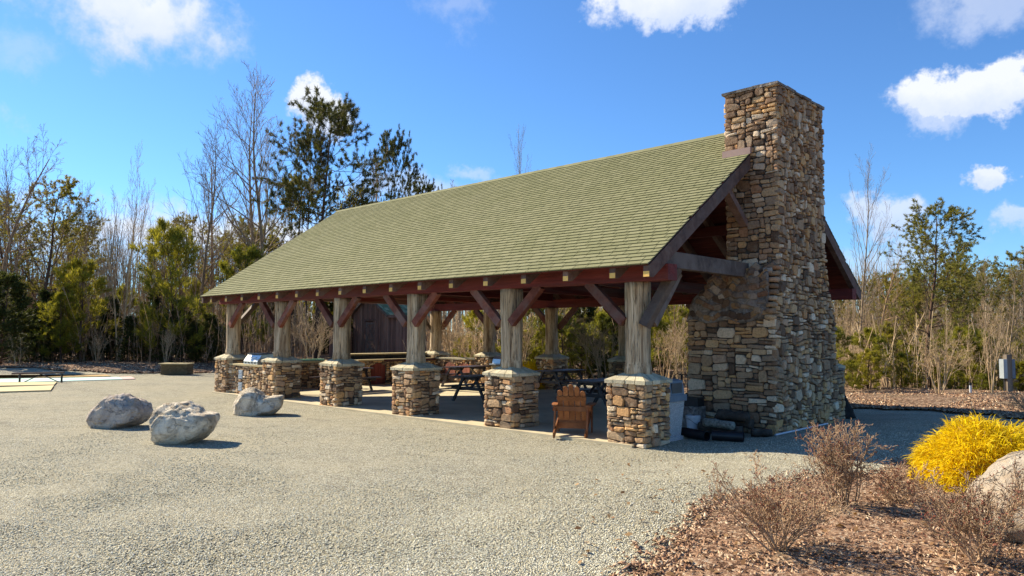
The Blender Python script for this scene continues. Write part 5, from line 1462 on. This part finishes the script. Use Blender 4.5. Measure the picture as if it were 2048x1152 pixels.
def pine_tree(seed, kind):
    g = np.random.default_rng(seed)
    if kind == 'tall':
        H = 15.; S = Spec(segs=[16, 7, 4], trop=[.02, .03, .06], wander=[.025, .12, .18], tip=[.18, .25, .4], rmin=.012, kids=[46, 8], t0=[.44, .40],
            tpow=[.85, .85], ang=[82, 50], angt=[.35, .2], angj=12, ratio=[.195, .40], rr=[.34, .5],
            prof=lambda lv, t: ((.45+1.0*math.sin(math.pi*min(1, max(0, (t-.35)/.68))**.8)) if lv == 0 else (1-.4*t)))
        L, W, n, sp, up, mat, tl = .25, .036, 26, .8, .2, 'pine_needles', 1
    elif kind == 'virginia':
        H = 10.; S = Spec(segs=[14, 8, 5], trop=[.02, .05, .03], wander=[.05, .15, .22], tip=[.15, .2, .4], rmin=.010, kids=[36, 11], t0=[.22, .25],
            tpow=[.9, .85], ang=[80, 52], angt=[.35, .2], angj=14, ratio=[.31, .36], rr=[.36, .5],
            prof=lambda lv, t: ((.55+.75*math.sin(math.pi*min(1, max(0, (t-.12)/.95)))-.35*t) if lv == 0 else (1-.4*t)))
        L, W, n, sp, up, mat, tl = .15, .032, 15, .9, .15, 'olive_needles', 1
    elif kind == 'young':
        H = 5.; S = Spec(segs=[10, 6, 3], trop=[.01, .09, .08], wander=[.03, .10, .15], tip=[.15, .3, .5], rmin=.008, kids=[30, 5], t0=[.06, .35],
            tpow=[1.0, .85], ang=[66, 42], angt=[.30, .2], angj=14, ratio=[.34, .38], rr=[.4, .5], prof=lambda lv, t: (.62+.5*math.sin(3.1*t)-.42*t if lv == 0 else (1-.4*t)))
        L, W, n, sp, up, mat, tl = .24, .026, 20, .6, .35, 'bright_needles', 1
    elif kind == 'dark':
        H = 6.; S = Spec(segs=[10, 6, 4], trop=[.01, .05, .04], wander=[.03, .12, .2], tip=[.15, .3, .5], rmin=.008, kids=[60, 7], t0=[.03, .25],
            tpow=[1.0, .85], ang=[72, 45], angt=[.3, .2], angj=10, ratio=[.30, .40], rr=[.4, .5], prof=lambda lv, t: (1.05-.70*t if lv == 0 else (1-.4*t)))
        L, W, n, sp, up, mat, tl = .17, .036, 15, .7, .2, 'dark_needles', 1
    br = []; grow(g, np.zeros(3), np.array([0, 0, 1.]), H, .012*H if kind == 'tall' else .014*H, 0, S, br)
    P, D = [], []
    for pts, rad, lv in br:
        if lv == 0: P.append(pts[-1]); D.append([0, 0, 1]); continue
        if lv == 1:
            idx = range(max(1, int(len(pts)*(.72 if kind == 'tall' else .62))), len(pts)) if kind != 'dark' else range(2, len(pts))
        else: idx = range(max(1, len(pts)//2), len(pts)) if kind != 'tall' else range(len(pts)-2, len(pts))
        for i in idx:
            P.append(pts[i]+g.normal(0, .03, 3)); D.append(norm(pts[i]-pts[i-1]))
            if lv == 2 and i == len(pts)-1: P.append(pts[i]+np.array(D[-1])*L*.5); D.append(D[-1])
    P = np.array(P); D = np.array(D, float)
    if kind == 'tall':      # lower limbs stay bare
        keep = (P[:, 2] > H*.52) | (g.random(len(P)) < .10); P = P[keep]; D = D[keep]
    if kind == 'virginia':
        keep = (P[:, 2] > H*.42) | (g.random(len(P)) < .30); P = P[keep]; D = D[keep]
    t = tubes(br, [7, 4, 3]); c = tufts(g, P, D, n, L, W, sp, up)
    return Species(t, c, H, {'tall': 'pine_tree', 'virginia': 'pine_tree', 'young': 'young_pine', 'dark': 'cedar_tree'}[kind], 'pine_bark', mat)

BT = [bare_tree(s, 'tall') for s in (1, 2, 3)]
BW = [bare_tree(s, 'twin') for s in (4, 5, 6)]
BS = [bare_tree(s, 'spread') for s in (7, 8, 9)]
SA = [bare_tree(s, 'sapling') for s in (10, 11, 12)]
VS = [bare_tree(s, 'vase') for s in (13, 14)]
PT = [pine_tree(s, 'tall') for s in (21, 22)]
PV = [pine_tree(s, 'virginia') for s in (23, 24, 25)]
PY = [pine_tree(s, 'young') for s in (26, 27, 28)]
PD = [pine_tree(s, 'dark') for s in (29, 30)]

def put(spc, px, dep, top, label, cat='tree', group=None, wide=1.0, name=None, rz=None):
    x, y = at_depth(px, dep); h = top_height(x, y, top)
    return spc.place(x, y, h, label, cat, group, wide=wide, name=name, rz=rz)

# --- trees that can be told apart
put(BS[0], 6, 44, 300, 'bare branching tree at the extreme left edge, taller than the pines beside it')
put(BT[1], 38, 47, 345, 'thin bare tree between the left edge and the first olive pine', wide=.9)
put(PV[0], 78, 46, 382, 'tall sparse olive-brown pine nearest the left edge', wide=1.0)
put(PV[1], 14, 52, 420, 'olive pine half out of the frame behind the leftmost bare tree', wide=1.0)
put(BW[0], 243, 43, 335, 'pale multi-stemmed bare tree rising above the low box and boulders at left', wide=.62)
put(BW[1], 212, 46, 400, 'smaller pale bare tree just left of the pale multi-stemmed one', wide=.62)
put(PY[0], 168, 42, 540, 'bright green young pine standing among the left-hand woods', wide=1.15, cat='pine')
put(PY[1], 345, 42, 468, 'tallest bright green young pine, left of the pavilion eave', wide=1.0, cat='pine')
put(PY[2], 128, 41, 600, 'yellow-green young pine low at the foot of the olive pine', wide=1.2, cat='pine')
put(BT[0], 396, 47, 278, 'tall bare tree with a few dead leaves left of the pavilion roof', wide=.85)
put(BS[1], 438, 50, 330, 'bare grey tree with wide twigs just left of the roof corner', wide=.8)
put(BT[2], 500, 50, 205, 'left one of the two tallest bare trees above the roof', wide=1.0)
put(BT[0], 538, 49, 182, 'tallest bare tree, its rising branches against the small cloud', wide=1.0, rz=1.9)
put(BT[1], 516, 54, 300, 'slender bare trunk between the two tallest bare trees', wide=.5)
put(PV[1], 452, 55, 455, 'thin olive pine behind the bare trees left of the roof', wide=.8)
put(PT[0], 632, 50, 232, 'tall dark pine standing above the roof with an open tufted crown', cat='pine', wide=.92, rz=.5)
put(PT[1], 612, 53, 300, 'thinner tufted pine close against the left of the tall dark pine', cat='pine', wide=.55)
put(PV[0], 700, 58, 395, 'low olive pine between the two dark ridge pines', wide=.6)
put(PV[2], 585, 56, 375, 'dense olive pine behind the roof below the tall dark pine', wide=.9)
put(PT[1], 790, 58, 305, 'dark green pine showing its top over the middle of the ridge', cat='pine', wide=.55, rz=2.)
put(PT[0], 842, 60, 385, 'short dark pine top at the right of the ridge pines', cat='pine', wide=.6)
put(BS[2], 738, 56, 342, 'russet-twigged bare tree between the ridge pines', wide=.75)
put(BS[1], 870, 62, 385, 'faint bare treetop just right of the ridge pines', wide=.6)
put(BT[1], 1052, 70, 298, 'faint bare treetop poking over the middle of the ridge', wide=.45)
put(PY[0], 484, 46, 512, 'bright young pine tip showing beside the roof corner', cat='pine', wide=1.1)
put(PD[0], 8, 38, 560, 'dark dense evergreen at the far left edge of the yard', cat='evergreen', wide=1.4)
put(SA[0], 42, 37.5, 665, 'pale leafless shrub in front of the dark evergreen at far left', cat='shrub', wide=1.2)
put(VS[0], 200, 41, 655, 'cluster of pale shrub stems left of the timber box', cat='shrub', wide=.7, rz=.4)
put(VS[1], 336, 40.5, 640, 'forked pale stems just behind the timber box', cat='shrub', wide=.6)
put(VS[0], 628, 37, 598, 'tan vase-shaped shrub seen between the second and third farthest front posts', cat='shrub', wide=1.15)
put(VS[1], 905, 32, 602, 'reddish vase-shaped shrub behind the cupboard counter', cat='shrub', wide=1.0)
put(VS[0], 945, 33, 612, 'grey twiggy shrub between two back posts', cat='shrub', wide=.9, rz=2.2)
put(VS[1], 1205, 26, 612, 'golden vase-shaped shrub behind the farther of the right-hand picnic tables', cat='shrub', wide=1.1, rz=1.)
put(VS[0], 1040, 30, 590, 'slim pale shrub seen right of the second front post', cat='shrub', wide=.8, rz=3.)
put(VS[1], 1330, 27, 620, 'tall tan shrub between the nearest post and the chimney', cat='shrub', wide=.9, rz=4.)
put(SA[1], 1355, 26, 640, 'thin pale stems touching the left side of the chimney base', cat='shrub', wide=.9)
put(BT[2], 1712, 36, 352, 'tall slender bare tree right of the chimney in front of a cloud', wide=.62, rz=.8)
put(BS[0], 1762, 33, 500, 'leaning bare tree with long level limbs right of the chimney', wide=.9, rz=2.4)
put(PV[2], 1852, 30, 425, 'open olive-green pine standing alone at the right', wide=1.0, rz=.9)
put(PV[0], 1922, 39, 500, 'spreading dark olive pine behind the lone pine at the right', wide=1.05, rz=.3)
put(PV[1], 1975, 46, 545, 'yellow-olive pine crown right of the spreading pine', wide=1.0)
put(PV[2], 2046, 44, 515, 'dark olive pine cut by the right edge of the frame', wide=1.0, rz=2.)
put(PV[1], 1800, 44, 560, 'low olive pine between the chimney and the lone pine', wide=1.0, rz=4.)
put(VS[0], 1872, 23.6, 640, 'broad tan shrub with many arching stems at the right wood edge', cat='shrub', wide=1.15, rz=5.)
put(BW[2], 1976, 23.5, 590, 'grey bare small tree just left of the meter post', wide=.75, rz=1.)
put(BW[1], 2075, 25, 610, 'bare small tree reaching in from the right edge above the meter post', wide=.8, rz=1.)
put(PY[1], 1735, 26, 700, 'yellow-green young pine low beside the far side of the chimney', cat='pine', wide=1.4)
put(PY[2], 1700, 27, 720, 'small yellow-green pine touching the chimney wing', cat='pine', wide=1.4)
put(PY[0], 1795, 27, 705, 'dull green young pine left of the broad tan shrub', cat='pine', wide=1.5)
put(PY[2], 1905, 26, 735, 'low yellow-green pine behind the white marker pipe', cat='pine', wide=1.9)
put(PY[1], 1955, 27, 690, 'upright yellow-green pine behind the small bare tree', cat='pine', wide=1.0)
put(PY[0], 2030, 26, 720, 'yellow-green pine behind the meter post', cat='pine', wide=1.5)
put(PY[2], 1232, 31, 640, 'bright green pine behind the golden shrub', cat='pine', wide=1.2)
put(PY[0], 1000, 32, 640, 'bright green young pine behind the back post in the middle', cat='pine', wide=1.2)
put(PY[1], 1062, 33, 598, 'bright green young pine just right of the second front post', cat='pine', wide=1.2)

# --- the rest of the woods: individuals that cannot be told apart
R = np.random.default_rng(99)
BANDS = [(95, ', at the far left edge'), (190, ', above the low black rail'), (300, ', between the rail and the timber box'), (400, ', behind the timber box'), (505, ', beside the far corner of the roof'),
         (600, ', between the two farthest front posts'), (700, ', left of the shed'), (860, ', at or above the shed'), (960, ', left of the nearer grey cart'), (1090, ', behind the middle picnic tables'),
         (1235, ', behind the garden chair'), (1400, ', between the nearest post and the chimney'), (1660, ', hidden largely by the chimney'), (1760, ', just right of the chimney'),
         (1850, ', left of the lone open pine'), (1935, ', between the lone pine and the marker pipe'), (2010, ', left of the meter post'), (9999, ', at the right edge')]
def where(px):
    for b, t in BANDS:
        if px < b: return t
def wood(specs, n, px0, px1, d0, d1, t0, t1, label, group, cat='tree', wide=(.7, 1.1)):
    for k in range(n):
        px = px0+(px1-px0)*(k+R.random())/n; dep = R.uniform(d0, d1); top = R.uniform(t0, t1)
        x, y = at_depth(px, dep)
        if yard_sd(x, y) > -.6: continue
        w_ = where(px); put(specs[int(R.integers(len(specs)))], px, dep, top, label+w_, cat, group+w_, wide=R.uniform(*wide))
wood(PD+PY[:1], 26, -60, 470, 41, 48, 580, 690, 'low dark green pine', 'low evergreens in the left woods', 'evergreen', (1.0, 1.5))
wood(PY, 12, -40, 470, 42, 50, 560, 660, 'middling green pine', 'middling pines in the left woods', 'pine', (1., 1.4))
wood(BT+BS, 34, -60, 520, 46, 66, 400, 560, 'bare grey tree deep in the woods', 'bare trees in the left woods', 'tree', (.5, .9))
wood(BW+SA, 22, -60, 480, 42, 54, 530, 640, 'thin pale-stemmed tree in the woods', 'thin stems in the left woods', 'tree', (.6, 1.))
wood(PV, 6, 90, 560, 54, 68, 440, 540, 'scrawny olive pine deep in the woods', 'scrawny pines in the left woods', 'pine', (.7, 1.))
wood(PY+PD[:1], 22, 450, 830, 57, 66, 570, 650, 'green pine far beyond the shed', 'pines beyond the shed', 'pine', (1.1, 1.6))
wood(PD[:1]+PY, 34, 860, 1420, 29, 40, 590, 690, 'green pine seen under the roof', 'pines behind the back posts', 'pine', (1.1, 1.6))
wood(BW+SA+BS, 40, 840, 1460, 30, 48, 500, 640, 'bare stems seen under the roof', 'bare trees behind the back posts', 'tree', (.6, 1.))
wood(BT+BS, 14, 450, 880, 56, 72, 440, 560, 'bare tree beyond the shed', 'bare trees beyond the shed', 'tree', (.5, .9))
wood(BW+SA, 30, 1560, 2110, 26, 36, 600, 700, 'thin tan-stemmed tree at the wood edge', 'thin stems in the right woods', 'tree', (.6, 1.))
wood(BW+BT+BS, 46, 1400, 2120, 36, 66, 535, 610, 'bare tan tree in the woods', 'bare trees in the right woods', 'tree', (.6, 1.))
wood(PY, 30, 1660, 2110, 25, 38, 650, 765, 'small green pine at the wood edge', 'small pines in the right woods', 'pine', (1.1, 1.6))

wood(PV, 9, 1480, 2120, 38, 52, 535, 610, 'olive pine deep in the woods', 'olive pines in the right woods', 'pine', (.9, 1.3))
wood(BT, 12, 1660, 2110, 27, 36, 520, 640, 'pale straight bare trunk in the woods', 'pale trunks in the right woods', 'tree', (.7, 1.))

for k_, (a_, b_) in enumerate(((-520, -70), (2130, 2560))):
    sd_ = 'left' if k_ == 0 else 'right'; d0_, d1_ = ((40, 50), (25, 40))[k_]
    for n_, sp_, t_, lb_ in ((12, PD+PY, (570, 680), 'green pine beyond the %s edge of the frame'), (14, BT+BS, (380, 560), 'bare tree beyond the %s edge of the frame'), (10, BW+SA, (540, 660), 'thin pale tree beyond the %s edge of the frame')):
        for q_ in range(n_):
            px_ = a_+(b_-a_)*(q_+R.random())/n_; dp_ = R.uniform(d0_, d1_); x_, y_ = at_depth(px_, dp_)
            if yard_sd(x_, y_) > -.6: continue
            put(sp_[int(R.integers(len(sp_)))], px_, dp_, R.uniform(*t_)+(60 if k_ else 0), lb_ % sd_, 'tree', (lb_ % sd_)+' group', wide=R.uniform(.8, 1.2))

# --- far wood that reads as one mass of thin stems
def far_wood(name, n, px0, px1, d0, d1, h0, h1, mat, label, seed, lean=.05, rad=(.03, .08), twigs=9):
    g = np.random.default_rng(seed); VV = []; FF = []; b = 0
    PX = g.uniform(px0, px1, n); DP = np.sqrt(g.uniform(d0*d0, d1*d1, n)); XY = np.array([at_depth(a, c) for a, c in zip(PX, DP)])
    OKm = yard_sd(XY[:, 0], XY[:, 1]) < -.8; ZZ = gz(XY[:, 0], XY[:, 1])-.1
    for k in range(n):
        if not OKm[k]: continue
        x, y = XY[k]; z = ZZ[k]; h = g.uniform(h0, h1); r = g.uniform(*rad)
        top = np.array([x+g.normal(0, lean*h), y+g.normal(0, lean*h), z+h]); base = np.array([x, y, z])
        V, F = tube_np([base, (base+top)/2+g.normal(0, .03*h, 3)*[1, 1, 0], top], [r, r*.65, .012], 3); VV.append(V); FF.append(F+b); b += len(V)
        for j in range(twigs):
            t = g.uniform(.2, .95); p = base+(top-base)*t; L = h*g.uniform(.10, .26)*(1.1-t*.6); a = g.uniform(0, 6.28); e = g.uniform(.1, 1.15)
            q = p+np.array([math.cos(a)*math.cos(e), math.sin(a)*math.cos(e), math.sin(e)])*L
            s_ = np.array([-math.sin(a), math.cos(a), 0])*.014
            V = np.array([p-s_, p+s_, q+s_*.3, q-s_*.3]); VV.append(V); FF.append(np.array([[b, b+1, b+2, b+3]])); b += 4
            q2 = p+(q-p)*.5+np.array([math.cos(a+1.6), math.sin(a+1.6), 1.2])*L*.3; m_ = p+(q-p)*.5
            V = np.array([m_-s_*.7, m_+s_*.7, q2+s_*.3, q2-s_*.3]); VV.append(V); FF.append(np.array([[b, b+1, b+2, b+3]])); b += 4
    o = build(name, np.vstack(VV), np.vstack(FF), mat, None, kind='stuff', origin=(0, 0, 0)); put_props(o, label, 'woodland'); return o
far_wood('far_wood', 2100, -560, 560, 60, 105, 7.0, 13.0, 'brown_bark', 'brown mass of bare stems far back in the left-hand woods', 1)
far_wood('far_wood', 1500, 540, 1500, 55, 100, 5.5, 9.5, 'thin_stem', 'mass of bare stems far behind the pavilion', 2)
far_wood('far_wood', 2300, 1380, 2600, 42, 95, 5.0, 9.0, 'thin_stem', 'mass of tan stems filling the right-hand woods', 3, rad=(.04, .10), twigs=8)
far_wood('thicket', 450, 1560, 2120, 25.5, 40, 1.0, 3.0, 'thin_stem', 'tangled brown thicket along the right wood edge', 4, lean=.18, rad=(.008, .018), twigs=7)
far_wood('thicket', 350, 830, 1500, 27, 42, 1.0, 2.8, 'tan_bark', 'tangled thicket behind the back of the pavilion', 5, lean=.18, rad=(.008, .018), twigs=7)
far_wood('thicket', 700, -80, 620, 40, 52, 1.5, 4.5, 'brown_bark', 'tangled brown undergrowth along the left wood edge', 6, lean=.15, rad=(.010, .02), twigs=7)

# ------------------------------------------------------------------ foreground shrubs
def twig_bush(name, pxc, pyb, w_, h, seed, label, stems=26, lean=(0, 0)):
    g = np.random.default_rng(seed); c = ground_at(pxc, pyb)
    S = Spec(segs=[7, 6, 4, 3], trop=[.0, .04, .04, .05], wander=[.10, .18, .24, .28], tip=[.45, .4, .4, .5], rmin=.0024, kids=[6, 5, 3], t0=[.25, .2, .2],
             tpow=[.8, .85, .9], ang=[34, 38, 42], angt=[0, .1, .1], angj=13, ratio=[.48, .50, .50], rr=[.66, .65, .7], prof=lambda lv, t: (1-.40*t))
    br = []
    for k in range(stems):
        a = g.uniform(0, 6.28); s_ = g.uniform(.08, 1.0)*w_/h*.95
        L = h*.80*g.uniform(.65, 1.1)*math.sqrt(1+s_*s_)
        grow(g, np.array([g.normal(0, .05), g.normal(0, .05), -.03]), norm(np.array([s_*math.cos(a)+lean[0], s_*math.sin(a)+lean[1], 1.])), L, .0068*g.uniform(.7, 1.3), 0, S, br)
    t = thing(name, (c[0], c[1], c[2]+.03), label, 'shrub', 'leafless shrubs in the front bed', local=True)
    for nm, sel, mt in (('stems', lambda l: l <= 1, 'shrub_bark'), ('twigs', lambda l: l > 1, 'shrub_bark')):
        V, F = tubes([b for b in br if sel(b[2])], [4, 3, 3, 3]); me = mesh_np(nm, V, F); me.materials.append(MATS[mt])
        o = bpy.data.objects.new(nm, me); col.objects.link(o); o.parent = t
    tips = np.array([b[0][-1] for b in br if b[2] >= 2]); tips = tips[g.random(len(tips)) < .25]
    V, F = tufts(g, tips, np.tile([0, 0, 1.], (len(tips), 1)), 3, .016, .009, 1.0)
    me = mesh_np('buds', V, F); me.materials.append(MATS['red_bud']); o = bpy.data.objects.new('buds', me); col.objects.link(o); o.parent = t; o['kind'] = 'stuff'
    return t
twig_bush('leafless_shrub', 1690, 1020, .62, .98, 31, 'tallest leafless red-twigged shrub, standing at the gravel edge below the white rod', 26)
twig_bush('leafless_shrub', 1555, 1110, .85, .72, 32, 'broad leafless shrub lowest in the bed with one branch reaching left', 26)
twig_bush('leafless_shrub', 1790, 1010, .50, .42, 36, 'small brown leafless shrub between the tallest one and the yellow shrub', 16)
twig_bush('leafless_shrub', 1955, 1135, .80, .74, 33, 'leafless shrub in front of the large buff boulder', 26)
twig_bush('leafless_shrub', 2075, 845, .9, .75, 34, 'dark leafless shrub leaning in at the right edge beyond the yellow shrub', 12)
# stray long branch of the lowest shrub
# yellow thread-leaf shrub
def yellow_shrub():
    g = np.random.default_rng(50); c = ground_at(1975, 975); Rr = .80; H = .70
    t = thing('yellow_shrub', tuple(c), 'bright golden-yellow mounded shrub with fine drooping threads beside the buff boulder', 'shrub', local=True)
    n = 13000; a = g.uniform(0, 6.28, n); ph = np.arccos(g.uniform(-.12, 1, n)); rr = g.uniform(.72, 1.0, n)
    bumps = np.array([1+.16*mnoise.noise(Vector((math.cos(x)*math.sin(y)*2.4, math.sin(x)*math.sin(y)*2.4, math.cos(y)*2.4)))+.10*mnoise.noise(Vector((math.cos(x)*math.sin(y)*6, math.sin(x)*math.sin(y)*6, math.cos(y)*6))) for x, y in zip(a, ph)])
    N = np.stack([np.cos(a)*np.sin(ph), np.sin(a)*np.sin(ph), np.cos(ph)], 1)
    P = N*(rr*bumps)[:, None]*np.array([Rr, Rr, H])+np.array([0, 0, .06])
    # each strand: outward, then drooping; 3 segments
    VV = []; L = g.uniform(.07, .17, n)[:, None]; d = N+g.normal(0, .45, (n, 3)); d[:, 2] += .25; d /= np.linalg.norm(d, axis=1)[:, None]
    s_ = np.cross(d, g.normal(0, 1, (n, 3))); s_ /= np.linalg.norm(s_, axis=1)[:, None]; s_ *= .0055
    p1 = P+d*L*.5; d2 = d+np.array([0, 0, -.7]); d2 /= np.linalg.norm(d2, axis=1)[:, None]; p2 = p1+d2*L*.45
    d3 = d2+np.array([0, 0, -.6]); d3 /= np.linalg.norm(d3, axis=1)[:, None]; p3 = p2+d3*L*.35
    V = np.stack([P-s_, P+s_, p1+s_, p1-s_, p2+s_*.8, p2-s_*.8, p3], 1).reshape(-1, 3)
    b = np.arange(n)*7; F = np.concatenate([np.stack([b, b+1, b+2], 1), np.stack([b, b+2, b+3], 1), np.stack([b+3, b+2, b+4], 1), np.stack([b+3, b+4, b+5], 1), np.stack([b+5, b+4, b+6], 1)])
    me = mesh_np('foliage', V, F); me.materials.append(MATS['yellow_threads']); o = bpy.data.objects.new('foliage', me); col.objects.link(o); o.parent = t
    br = []; S = Spec(segs=[6, 4], trop=[.02, .02], wander=[.1, .15], tip=[.4, .4], rmin=.003, kids=[5], t0=[.3], tpow=[.9], ang=[40], angt=[0], angj=10, ratio=[.4], rr=[.6], prof=lambda lv, t: 1.)
    for k in range(26):
        aa = g.uniform(0, 6.28); grow(g, np.zeros(3), norm(np.array([math.cos(aa)*g.uniform(.2, 1.2), math.sin(aa)*g.uniform(.2, 1.2), 1])), .62, .012, 0, S, br)
    V, F = tubes(br, [4, 3]); me = mesh_np('stems', V, F); me.materials.append(MATS['brown_bark']); o = bpy.data.objects.new('stems', me); col.objects.link(o); o.parent = t
yellow_shrub()
# small yellow flowering shrub glimpsed behind the cart
def small_yellow():
    g = np.random.default_rng(60); x, y = at_depth(1058, 27.0); z = gzf(x, y)
    t = thing('golden_shrub', (x, y, z), 'small golden-yellow shrub glimpsed between two front piers behind the cart', 'shrub', local=True)
    n = 1500; N = g.normal(0, 1, (n, 3)); N /= np.linalg.norm(N, axis=1)[:, None]; N[:, 2] = np.abs(N[:, 2])
    V, F = tufts(g, N*np.array([.75, .6, 1.0])*g.uniform(.6, 1, (n, 1)), N, 3, .16, .03, .6)
    me = mesh_np('foliage', V, F); me.materials.append(MATS['yellow_threads']); o = bpy.data.objects.new('foliage', me); col.objects.link(o); o.parent = t
small_yellow()
# fallen leaves
def leaves(n, reg, seed):
    g = np.random.default_rng(seed); x, y = reg(g, n); n = len(x); z = gz(x, y)+np.where(bed_sd(x, y) > 0, .06, .02)
    P = np.stack([x, y, z], 1); a = g.uniform(0, 6.28, n); s_ = g.uniform(.02, .045, n)
    u = np.stack([np.cos(a), np.sin(a), g.normal(0, .3, n)], 1)*s_[:, None]; v = np.stack([-np.sin(a), np.cos(a), g.normal(0, .3, n)], 1)*s_[:, None]*.5
    V = np.stack([P-u, P-v, P+u, P+v+np.array([0, 0, .01])], 1).reshape(-1, 3); b = np.arange(n)*4
    o = build('fallen_leaves', V, np.stack([b, b+1, b+2, b+3], 1), 'dry_leaf', None, kind='stuff', origin=(0, 0, 0)); put_props(o, 'dry tan leaves scattered over the front bed and gravel', 'leaves')
leaves(420, view_wedge(5.6, 12, px0=1150), 1)
